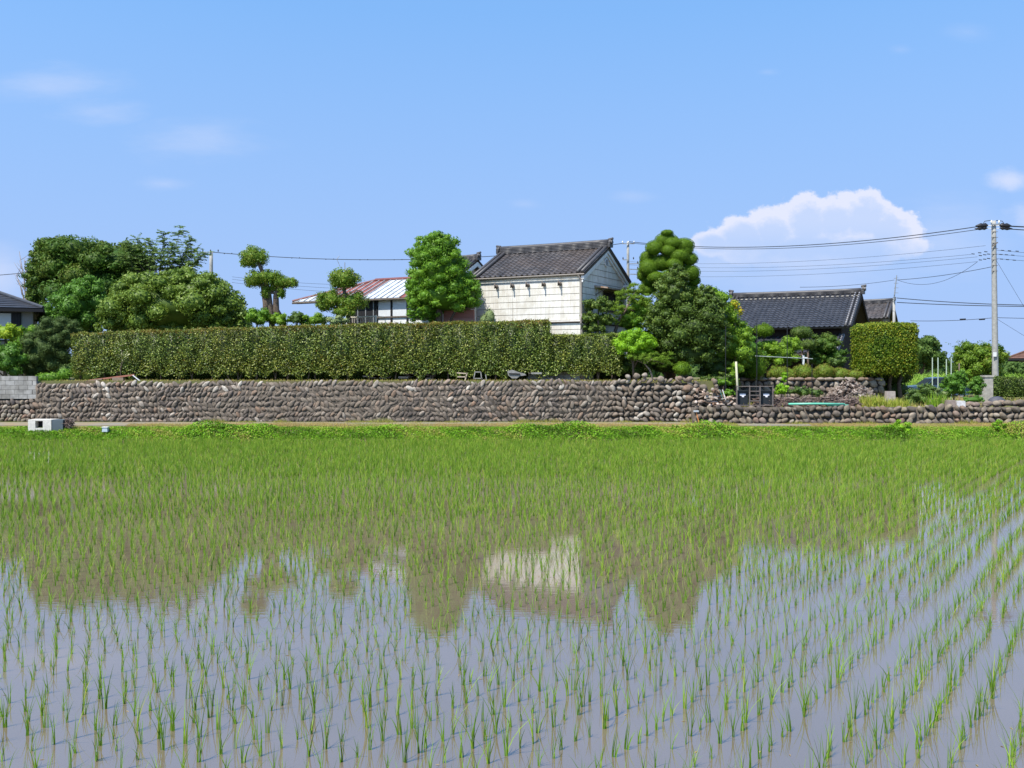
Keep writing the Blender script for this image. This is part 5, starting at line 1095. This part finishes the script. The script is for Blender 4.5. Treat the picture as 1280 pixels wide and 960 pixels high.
mb = MB(); a = P(1246, 500, 47.5); mb.ball((a.x, 47.5, 1.45), (.42, .35, .42), 3, 0, .12); tag(mb.build('grey_mound', mat('grey_sheet', (.08, .08, .095), .6, .3, .3, 5), smooth=True, origin=(a.x, 47.5, 1.4)), 'dark grey covered mound at the foot of the gate post', 'mound')
# plant support stakes
for i, (px, py, lb) in enumerate(((1165.5, 447, 'first pale plant support from the left'), (1172.5, 447, 'second pale plant support from the left'), (1183, 449, 'third pale plant support from the left'), (1189, 447, 'fourth pale plant support from the left'), (1199, 454, 'rightmost pale plant support, reddish'))):
    a = P(px, py, 50); mb = MB(); mb.tube([(a.x, 50, 1.4), (a.x, 50, a.z)], .026, 6); tag(mb.build('plant_support', mat('support_green', (.42, .50, .40), .6, .3) if i < 4 else M['rust'], origin=(a.x, 50, 1.4)), lb+', in front of the tall crop', 'plant support', 'pale plant supports')
# tarpaulin mound and blue car beyond
mb = MB(); a = P(1143, 490, 52); mb.ball((a.x, 52, 1.5), (.55, .4, .42), 3, 0, .15); tag(mb.build('soil_mound', mat('red_soil', (.24, .13, .09), .95, .1, .3, 6), smooth=True, origin=(a.x, 52, 1.4)), 'small reddish-brown heap left of the blue car', 'mound')
def car(name, label, cx_, cy_, zb, s=1.0, d=1):
    r_ = root(name, (cx_, cy_, zb), label, 'car'); paint = mat('blue_paint', (.045, .085, .15), .3, .6); glass = mat('car_glass', (.02, .03, .04), .08, .6); rub = mat('tyre', (.02, .02, .02), .8, .2)
    def X(t): return cx_+(t-.5)*4.1*d*s
    body = [(0, .35), (0, .72), (.03, .86), (.22, .95), (.78, .98), (.97, .9), (1, .7), (1, .35), (.88, .3), (.12, .3)]
    mb = MB(); mb.prism([(X(t), cy_-.82, zb+z*s) for t, z in body], (0, 1.64, 0)); roofp = [(.2, .94), (.36, 1.38), (.5, 1.45), (.74, 1.42), (.93, .95)]
    mb.prism([(X(.36+.0), cy_-.68, zb+1.38), (X(.5), cy_-.68, zb+1.45), (X(.74), cy_-.68, zb+1.42), (X(.74), cy_-.68, zb+1.36), (X(.36), cy_-.68, zb+1.33)], (0, 1.36, 0)); mb.build('body', paint, r_)
    mb = MB(); mb.prism([(X(t), cy_-.70, zb+z-.01) for t, z in [(.22, .96), (.37, 1.35), (.5, 1.4), (.73, 1.38), (.91, .97)]], (0, 1.40, 0)); mb.build('window', glass, r_)
    mb = MB()
    for t in (.55, .28, .82):
        mb.bar((X(t), cy_-.715, zb+.95), (X(t if t == .55 else (.38 if t < .5 else .74)), cy_-.715, zb+1.38), .05, .03)
    mb.build('pillar', paint, r_)
    for t in (.2, .8):
        for q in (-.8, .62): 
            mb = MB(); mb.tube([(X(t), cy_+q, zb+.31), (X(t), cy_+q+.18, zb+.31)], .31, 18); w_ = mb.build('wheel', rub, r_); mb = MB(); mb.tube([(X(t), cy_+q-.005, zb+.31), (X(t), cy_+q+.185, zb+.31)], .19, 14); mb.build('rim', M['steel'], w_)
    for q in (-.62, .62): mb = MB(); mb.ball((X(.02), cy_+q, zb+.68), (.1, .17, .09), 2); mb.build('headlight', M['blind'], r_, True)
car('parked_car', 'blue car parked beyond the garden plants near the tall crop', P(1171, 0, 65.0).x, 65.0, 1.22, .98)
M['offwhite'] = mat('dirty_white', (.30, .29, .265), .7, .2, .4, 6)
# under the hedge: planks, white frame, white sheet, red-brown beam
mb = MB(); a, b_ = P(112, 475.5, 45.6), P(168, 468.5, 45.6); mb.bar(a, b_, .09, .07, 0); mb.bar(P(104, 477, 45.5), P(128, 474, 45.5), .12, .06, 1); mb.box(P(148, 474, 45.6), (.5, .2, .16), None, 1)
tag(mb.build('fallen_beam', [mat('red_brown_steel', (.34, .14, .09), .7, .3, .2, 5), M['wood']], origin=tuple(a)), 'long red-brown beam resting aslant on the wall top under the hedge end', 'beam')
mb = MB(); mb.bar(P(166, 469, 45.5), P(176, 477, 45.5), .04, .04); tag(mb.build('white_stick', M['white'], origin=tuple(P(171, 473, 45.5))), 'short white stick propped against the raised end of the red-brown beam', 'stick')
mb = MB(); 
for a, b_ in (((571, 466), (584, 467)), ((572, 471), (583, 471)), ((584, 466), (581, 476))): mb.bar(P(*a, 45.8), P(*b_, 45.8), .10, .05)
tag(mb.build('wooden_stool', mat('tan_board', (.50, .40, .30), .8, .1, .2, 6), origin=tuple(P(577, 475, 45.8))), 'low tan wooden bench frame under the middle of the hedge', 'bench')
mb = MB(); 
for a, b_ in (((594, 464), (592, 474)), ((601, 465), (602, 474)), ((592, 473), (603, 473)), ((594, 465), (601, 465)), ((607, 468), (608, 475))): mb.bar(P(*a, 45.9), P(*b_, 45.9), .045, .045)
tag(mb.build('tube_stand', M['offwhite'], origin=tuple(P(598, 474, 45.9))), 'small white tube stand under the hedge beside the tan bench frame', 'frame')
mb = MB(); pts = [(634, 464), (640, 462), (648, 465), (656, 467), (658, 469), (650, 470), (646, 473), (640, 473), (635, 469)]
mb.prism([P(x, y, 46.0) for x, y in pts], (0, .5, 0)); mb.bar(P(636, 467, 45.97), P(650, 467.5, 45.97), .03, .05, 1); tag(mb.build('white_cart_body', [M['offwhite'], M['dark']], origin=tuple(P(645, 473, 46))), 'white moulded cart body lying under the hedge right of the white tube frame', 'cart')
mb = MB(); mb.bar(P(664, 466.5, 46.2), P(677, 466.5, 46.2), .10, .08); tag(mb.build('white_plank', M['offwhite'], origin=tuple(P(670, 467, 46.2))), 'white plank under the hedge right of the cart body', 'plank')
mb = MB()
for k in range(26):
    px = random.uniform(458, 486) if k % 2 else random.uniform(500, 540); mb.box(P(px, random.uniform(466, 474), 46.9), (random.uniform(.2, .5), .2, random.uniform(.05, .1)), None)
tag(mb.build('plank_stack', M['log'], origin=tuple(P(500, 474, 46.9))), 'stack of old planks and stones seen under the hedge left of the bench frame', 'planks')
mb = MB(); a = P(846, 472, 46)
# concrete valve box on the bank, at left
wb = root('sluice_box', (P(56, 0, 43.3).x, 43.3, .45), 'white concrete irrigation box with dark opening and grey side on the bank at left', 'irrigation box')
yA = 43.1; x0, x1, x2_, zt, zb = P(35, 0, yA).x, P(64, 0, yA).x, P(78, 0, yA).x, P(0, 524.5, yA).z, .35
mb = MB(); xa, xb = P(44, 0, yA).x, P(53.5, 0, yA).x; zo = P(0, 535, yA).z
mb.box(((x0+xa)/2, yA+.4, (zt+zb)/2), (xa-x0, .8, zt-zb)); mb.box(((xb+x1)/2, yA+.4, (zt+zb)/2), (x1-xb, .8, zt-zb)); mb.box(((xa+xb)/2, yA+.4, (zo+zb)/2), (xb-xa-.004, .796, zo-zb)); mb.box(((xa+xb)/2, yA+.4, zt-.03), (xb-xa-.004, .796, .055)); mb.build('body', mat('whitewashed_concrete', (.62, .59, .53), .9, .1, .25, 9), wb)
mb = MB(); mb.box(((xa+xb)/2, yA+.5, (zo+zt)/2-.03), (xb-xa-.006, .4, zt-zo-.07)); mb.build('opening', M['dark'], wb)
mb = MB(); mb.box(((x1+x2_)/2+.01, yA+.43, (zt+zb)/2-.01), (x2_-x1-.01, .8, zt-zb-.02)); mb.build('side_box', mat('blue_grey_box', (.085, .11, .125), .7, .2, .15, 4), wb)
r_ = root('dry_tangle', (P(86, 0, 43.3).x, 43.3, .5), 'tangle of dead stems beside the white irrigation box', 'brushwood'); mb = MB(); c = P(86, 529, 43.3)
for k in range(160):
    d = Vector((random.gauss(0, 1), random.gauss(0, .7), random.gauss(0, 1))).normalized()*random.uniform(.1, .3); mb.tube([c-d*.3+Vector((random.gauss(0, .1), 0, random.gauss(0, .06))), c+d], random.uniform(.008, .02), 4)
mb.build('stems', bpy.data.materials['dry_brushwood'], r_)
mb = MB(); c = P(132, 537, 43.0); mb.box((c.x, 43.0, c.z), (.24, .22, .18), None, 0, .85); mb.box((c.x, 43.0, c.z+.11), (.26, .24, .03), None, 1); tag(mb.build('water_valve', [mat('blue_grey_valve', (.35, .42, .46), .5, .4), M['white']], origin=(c.x, 43.0, c.z-.1)), 'small pale blue water valve on the grassy bank right of the irrigation box', 'valve')
mb = MB(); a, b_ = P(870, 514, 44.2), P(874, 530, 44.2); mb.bar(b_, a, .05, .04, 0); mb.box(a+Vector((0, 0, .0)), (.22, .16, .07), None, 1); tag(mb.build('orange_stake', [mat('orange_stake', (.55, .22, .08), .7, .2), M['blind']], origin=tuple(b_)), 'orange stake with a pale cap at the foot of the wall joint', 'stake')

# ------------------------------------------------------------------ utility poles and wires
def upole(name, label, px, pytop, Y_, zb, r0, r1, arms, lean=0.0):
    t = P(px, pytop, Y_); b_ = Vector((t.x+lean, Y_, zb)); r_ = root(name, b_, label, 'utility pole'); n_ = 10
    mb = MB(); mb.tube([b_.lerp(t, k/n_) for k in range(n_+1)], [r0+(r1-r0)*k/n_ for k in range(n_+1)], 14); mb.build('shaft', M['concrete'], r_, True)
    for (py, w_, side, n_in) in arms:
        c = P(px, py, Y_); mb = MB(); mb.bar(c+Vector((-w_*(1 if side <= 0 else 0), -.2, 0)), c+Vector((w_*(1 if side >= 0 else 0), -.2, 0)), .07, .07); a_ = mb.build('crossarm', M['steel'], r_)
        for k in range(n_in):
            s_ = (-1+2*k/(max(1, n_in-1)))*w_*.92; mb = MB(); q = c+Vector((s_, -.2, .04)); mb.tube([q, q+UP*.1, q+UP*.2], [.04, .055, .03], 8); mb.build('insulator', M['black'] if side else M['white'], a_, True)
    return r_
mp_ = upole('utility_pole', 'tall concrete utility pole at the right with black strain insulators and cables', 1242, 276, 60, 1.4, .19, .13, [(281, .25, 0, 2)], lean=.12)
for sx in (-1, 1):   # strain insulators with jumper loops
    for (dx, py, r0) in ((14, 282, .16), (15, 285.5, .11)):
        c = P(1242+sx*dx, py, 60); mb = MB(); d = Vector((sx, 0, -.05)).normalized()
        mb.tube([c-d*.34, c-d*.18, c-d*.05, c+d*.1, c+d*.3, c+d*.42], [.03, r0, r0*.7, r0, r0*.5, .02], 10); mb.build('strain_insulator', M['black'], mp_, True)
        mb = MB(); mb.bar(P(1242+sx*3, py, 60), c-d*.3, .04, .04); mb.build('bracket', M['white'], mp_)
    mb = MB(); mb.tube([P(1242+sx*14, 281, 60), P(1242+sx*11, 276.5, 60), P(1242+sx*4, 275.5, 60), P(1242+sx*1, 277, 60)], .02, 6); mb.build('jumper', M['wire'], mp_)
for py in range(290, 345, 7): mb = MB(); c = P(1242.2, py, 60); mb.bar(c+Vector((-.19, -.12, 0)), c+Vector((.19, -.12, 0)), .05, .02); mb.build('step_bolt', M['joint'], mp_)
mb = MB(); mb.box(P(1243.5, 443, 59.75), (.2, .04, .26)); mb.build('pole_plate', M['white'], mp_)
mb = MB(); mb.bar(P(1240, 308, 59.8), P(1247, 303, 59.8), .05, .05); mb.build('brace', M['joint'], mp_)
for sx, lst in ((-1, ((313, 28, 6), (316.5, 18, 4), (322, 18, 4))), (1, ((312.5, 32, 2), (317.5, 26, 2), (323, 28, 3)))):
    for py, ln_, dr in lst:
        for k, q in enumerate((.35, .62, .92)):
            c = P(1242+sx*ln_*q, py+dr*q*(.8), 60); mb = MB(); mb.bar(c-Vector((.09, 0, -.008)), c+Vector((.09, 0, -.008)), .045, .045); mb.build('spacer', M['wire'], mp_)
for px in (1204, 1228): mb = MB(); mb.bar(P(px-4, 399.3, 61), P(px+3, 399, 61), .09, .09); tag(mb.build('cable_closure', M['black'], origin=tuple(P(px, 399, 61))), ('left' if px < 1210 else 'right')+' small black closure on the lowest cable left of the utility pole', 'cable closure')
upole('utility_pole', 'thin grey utility pole seen just right of the storehouse gable', 785, 302, 88, 1.4, .17, .11, [(305, .55, 0, 3), (330, .9, 1, 2), (337, .9, 1, 2), (343, .9, 1, 2), (325, .5, -1, 2)])
upole('utility_pole', 'short-looking utility pole top between the feathery tree and the tall topiary', 264, 314, 90, 1.4, .19, .15, [(315.5, .75, -1, 3)])
r_ = root('service_mast', (P(1117, 0, 68).x, 68, 1.4), 'crooked grey service mast in front of the small tiled roof', 'mast'); mb = MB()
mb.tube([P(1117.5, 500, 68), P(1117.5, 372, 68)], [.11, .09], 8); mb.build('shaft', M['concrete'], r_, True)
mb = MB(); mb.tube([P(1117.5, 375, 67.8), P(1119, 360, 67.8), P(1121, 344, 67.8)], [.05, .04, .03], 6)
for py in (348, 354, 360, 366): mb.bar(P(1117.5, py, 67.8), P(1123, py+random.uniform(-1, 1), 67.8), .03, .03)
mb.build('cable_bracket', M['steel'], r_)
r_ = root('aerial', (P(431, 0, 55).x, 55, 7.0), 'thin house aerial above the two-tier topiary', 'aerial'); mb = MB(); mb.tube([P(431, 352, 55), P(431, 328, 55)], .022, 6); mb.tube([P(425, 333, 55), P(421, 324, 55)], .015, 5); mb.tube([P(421, 324, 55), P(424, 320, 55)], .015, 5); mb.build('mast', M['steel'], r_)
def wire(a, b_, Ya, Yb, sag, r0, label, group=None, n_=28, spacers=0):
    A_, B_ = P(*a, Ya), P(*b_, Yb); mb = MB(); pts = [A_.lerp(B_, k/n_)-UP*(sag*4*(k/n_)*(1-k/n_)) for k in range(n_+1)]; mb.tube(pts, r0, 5)
    o = tag(mb.build('power_line', M['wire'], origin=tuple(A_)), label, 'cable', group)
    for k in range(spacers):
        t = (k+.5)/spacers; q = A_.lerp(B_, t)-UP*(sag*4*t*(1-t))
        for e in (-.35, .35): mb = MB(); mb.ball(q+(B_-A_).normalized()*e, (.05, .05, .06), 1); mb.build('spacer', M['wire'], o)
    return o
wire((1228, 282.3), (786, 302), 60, 88, .85, .027, 'upper of the two top cables running left from the tall utility pole', 'top cables')
wire((1228, 286), (787, 303.5), 60, 88, .85, .020, 'lower of the two top cables running left from the tall utility pole', 'top cables')
wire((1258, 282.5), (1420, 284), 60, 66, .1, .04, 'upper top cable leaving the picture right of the tall utility pole', 'top cables')
wire((1258, 286), (1420, 290), 60, 66, .1, .03, 'lower top cable leaving the picture right of the tall utility pole', 'top cables')
wire((780, 304), (264, 315), 88, 90, 1.05, .030, 'cable with spacers from the thin pole to the pole behind the feathery tree', 'cables over the striped roof', spacers=12)
wire((260, 315), (-80, 350), 90, 80, .2, .028, 'cable running left from the pole behind the feathery tree past the dark spreading tree', None)
fl = ['highest', 'second highest', 'third highest', 'fourth highest', 'fifth highest']
for i, (a, b_, s_) in enumerate((((1232, 307), (786, 327), .55), ((1214, 318), (786, 331), .5), ((1222, 321), (786, 336), .5), ((1222, 327), (786, 343), .5))):
    wire(a, b_, 60, 88, s_, .009, fl[i]+' of the four faint thin cables left of the tall utility pole', 'faint thin cables')
wire((1242, 333), (1120, 350), 60, 68, .12, .017, 'slanting cable from the tall utility pole to the crooked mast', 'service cables')
wire((1222, 327), (1122, 350), 60, 68, .75, .012, 'sagging thin cable joining the crooked mast below the slanting one', 'service cables')
wire((1118, 350), (1000, 359), 68, 62, .12, .013, 'thin cable from the crooked mast to the dark glazed roof', 'service cables')
wire((1121, 372.5), (1420, 380), 67.8, 60, .25, .026, 'upper dark cable crossing behind the tall utility pole to the right', 'pair of dark service cables')
wire((1121, 378), (1420, 382), 67.8, 60, .15, .026, 'lower dark cable crossing behind the tall utility pole to the right', 'pair of dark service cables')
wire((1117, 374), (1088, 376), 67.8, 70, .05, .015, 'short cable from the crooked mast to the small tiled roof')
wire((1138, 401), (1244, 397), 62, 60, .08, .016, 'lowest cable with two closures left of the utility pole')
wire((1244, 397), (1420, 398), 60, 60, .05, .016, 'lowest cable leaving the picture right of the utility pole')
for i, (a, b_) in enumerate((((1245, 325), (1290, 400)), ((1245, 398), (1300, 432)))): wire(a, b_, 60, 60, 0, .009, ('upper' if i == 0 else 'lower')+' thin stay wire slanting down right of the utility pole', 'stay wires')
for i, (a, b_) in enumerate((((1244, 312.5), (1420, 322)), ((1244, 317.5), (1420, 325)), ((1244, 323), (1420, 331)))): wire(a, b_, 60, 60, .1, .010, fl[i]+' of three faint cables right of the utility pole', 'faint cables at right')
for i, (y0, y1) in enumerate(((350, 352.5), (353, 358), (357, 363))): wire((290, y0-4), (480, y1+4), 86, 84, .2, .012, fl[i]+' of the faint cables between the tall topiary and the striped roof', 'faint cables behind topiaries', spacers=2 if i == 0 else 0)

# ------------------------------------------------------------------ bank vegetation
lv = Leaves()
def bankz(y): return np.interp(y, BANKY, BANKZ)
n_ = 46000; x = rng.uniform(-27, 27, n_); y = 42.5+1.1*rng.uniform(0, 1, n_)**1.1
hg = .05+.20*np.clip(np.sin(x*.9)+np.sin(x*2.3+1)*.7+np.sin(x*.31)*.8, 0, 2)+.03
hg = np.where(x < -15.5, .05+.05*np.abs(np.sin(x*3)), hg)
hg *= np.clip(1.25-np.abs(y-42.95)*1.1, .3, 1.2)
z = bankz(y)+hg*rng.uniform(.0, 1, n_)
tn = np.clip(.45+.22*np.sin(x*1.7+2)+.22*np.sin(x*.5+y*3)+.2*np.sin(x*4.3+y*9)+rng.normal(0, .2, n_), 0, 1)
lv.put(np.stack([x, y, z], 1), np.tile([0, -.3, 1.0], (n_, 1)), .10, .055, .7, r=tn)
n_ = 60000; x = rng.uniform(-27, 27, n_); y = rng.uniform(42.42, 43.5, n_); q = blades(x, y, bankz(y), rng.uniform(.06, .22, n_)*np.clip(1.2-(y-42.5)*.7, .35, 1.2), .012, 2, .5, r=np.clip(.35+.2*np.sin(x*1.1)+rng.normal(0, .25, n_), 0, 1)); lv.quads(*q)
tag(lv.build('bank_weeds', LM['weed']), kind='stuff')
lv = Leaves(); n_ = 110000; x = rng.uniform(-27, 27, n_); y = rng.uniform(43.2, 44.35, n_); y = y+.25*rng.uniform(0, 1, n_)**2*np.sin(x*.6+1); keep = ((x > -17)|(y < 43.5)) & ~((x > 10.0) & (x < 13.2) & (y > 43.7)); x, y = x[keep], y[keep]; n_ = len(x)
lv.quads(*blades(x, y, bankz(y), rng.uniform(.03, .10, n_), .010, 2, .7, r=np.clip(.35+.3*np.sin(x*.8)+.2*np.sin(x*2.7)+rng.normal(0, .25, n_), 0, 1)))
n_ = 16000; x = rng.uniform(-14, 27, n_); y = rng.uniform(44.55, 44.98, n_); y = np.where(x > 9, y-.4, y); lv.quads(*blades(x, y, bankz(y), rng.uniform(.05, .30, n_)*np.clip(.25+.6*np.sin(x*1.3)*np.sin(x*.37+1)+.3*np.sin(x*4.1), .12, 1.1), .010, 2, .5, r=np.clip(rng.normal(.75, .25, n_), 0, 1)))
tag(lv.build('dry_grass', LM['dry']), kind='stuff')
for px, py, rx, rz, Y_, lm, lb in ((1127, 536, 14, 12, 43.3, 'lime', 'bright yellow-green weed clump on the bank, right of the green pole'), (1248, 535, 9, 10, 43.3, 'weed', 'green weed clump on the bank near the right edge'), (843, 537, 5, 7, 43.4, 'weed', 'small upright weed on the bank below the wall joint'),
    (285, 535, 13, 5, 43.3, 'fresh', 'dark green weed clump on the bank at left'), (250, 540, 8, 5, 43.1, 'weed', 'leafy weed patch left of the dark weed clump')):
    tree('weed_clump', lb, 'weed', [(px, py, Y_, rx, rz, .35)], lm, 330, (.09, .04), sub=10, subr=.42, trunk_r=.012, fill=False, group='weed clumps on the bank')
r_ = root('tall_weed', (P(1254, 0, 43.4).x, 43.4, .6), 'tan seed heads beside the weed clump near the right edge', 'weed'); lv = Leaves(); n_ = 260; x = P(1256, 0, 43.4).x+rng.normal(0, .25, n_); y = 43.4+rng.normal(0, .15, n_); lv.quads(*blades(x, y, np.full(n_, .5), rng.uniform(.15, .45, n_), .014, 3, .4)); lv.build('stalks', LM['dry'], r_)

# ------------------------------------------------------------------ rice
th1 = R(33); u1 = np.array([math.sin(th1), math.cos(th1)]); u2 = np.array([-math.cos(th1), math.sin(th1)])
ii, jj = np.meshgrid(np.arange(-420, 420), np.arange(-260, 260)); ii = ii.ravel(); jj = jj.ravel()
rowoff = rng.normal(0, .018, 600)+np.floor((np.arange(600)-260)/4)*.115+np.cumsum(rng.normal(0, .012, 600)); rowshift = np.repeat(rng.normal(0, .05, 160), 4)[:600]   # wider lane after every fourth row
pos = np.outer(ii*.188+rowshift[jj+260], u1)+np.outer(jj*.292+rowoff[jj+260]+.03*np.sin(ii*.11+jj*.2), u2)
pos += rng.normal(0, .020, pos.shape)
X_, Y_ = pos[:, 0], pos[:, 1]
half = Y_*640/F+1.6+.03*Y_
ok = (Y_ > 4.5) & (Y_ < 42.35) & (np.abs(X_) < half) & (rng.uniform(0, 1, len(X_)) > .06)
X_, Y_ = X_[ok], Y_[ok]; order = np.argsort(Y_); X_, Y_ = X_[order], Y_[order]
def hill(x, y, n, hs, lw, seg):
    """n blades at every hill"""
    k = len(x); vig = np.clip(rng.normal(1, .19, k)+.10*np.sin(x*.55+y*.3)*np.sin(y*.41+1)+.06*np.sin(x*1.7-y*1.1), .45, 1.45)
    xx = np.repeat(x, n)+rng.normal(0, .008, k*n); yy = np.repeat(y, n)+rng.normal(0, .008, k*n)
    h_ = np.repeat(vig, n)*hs*rng.uniform(.55, 1.15, k*n)
    return blades(xx, yy, np.full(k*n, -.02), h_, lw, seg, .36, r=np.clip(rng.beta(1.6, 2.2, k*n)*(1.12 if hs > .272 else .85)+np.repeat(rng.normal(0, .08, k), n), 0, 1))
vis = (np.abs(X_)*F/Y_ < 636) & (HC*F/Y_ < 960-YH-3)
near_idx = np.where(vis)[0][:300]; mask = np.ones(len(X_), bool); mask[near_idx] = False
proto = []
for k in range(12):
    lv = Leaves(); n_ = int(rng.integers(4, 9)); lv.quads(*hill(np.zeros(1), np.zeros(1), n_, .262*rng.uniform(.8, 1.25), .0086, 5)); o = lv.build('rice_seedling', LM['rice']); proto.append(o)
for q, i in enumerate(near_idx):
    o = proto[q] if q < 12 else proto[int(rng.integers(0, 12))].copy()
    if q >= 12: COL.objects.link(o)
    o.location = (X_[i], Y_[i], 0); o.rotation_euler = (0, 0, float(rng.uniform(0, 6.28))); s_ = float(rng.uniform(.85, 1.2)); o.scale = (s_, s_, s_)
    tag(o, 'small green rice seedling tuft in the open water nearest the viewer', 'rice seedling', 'rice seedlings in the foreground')
Xr, Yr = X_[mask], Y_[mask]; lv = Leaves()
for a, b_, n_, hs, lw, seg in ((0, 14, 6, .265, .0080, 4), (14, 20, 9, .275, .0085, 3), (20, 28, 13, .29, .0095, 3), (28, 50, 18, .30, .013, 2)):
    s_ = (Yr >= a) & (Yr < b_)
    if s_.any(): lv.quads(*hill(Xr[s_], Yr[s_], n_, hs, lw, seg))
tag(lv.build('rice_plants', LM['rice']), kind='stuff')
lv = Leaves(); n_ = 420; yy_ = 5+rng.uniform(0, 1, n_)**1.3*22; xx_ = rng.uniform(-1, 1, n_)*(yy_*.55+1)
lv.put(np.stack([xx_, yy_, np.full(n_, .004)], 1), np.tile([0, 0, 1.0], (n_, 1)), .06, .012, .02)
tag(lv.build('floating_straw', LM['brush']), kind='stuff')
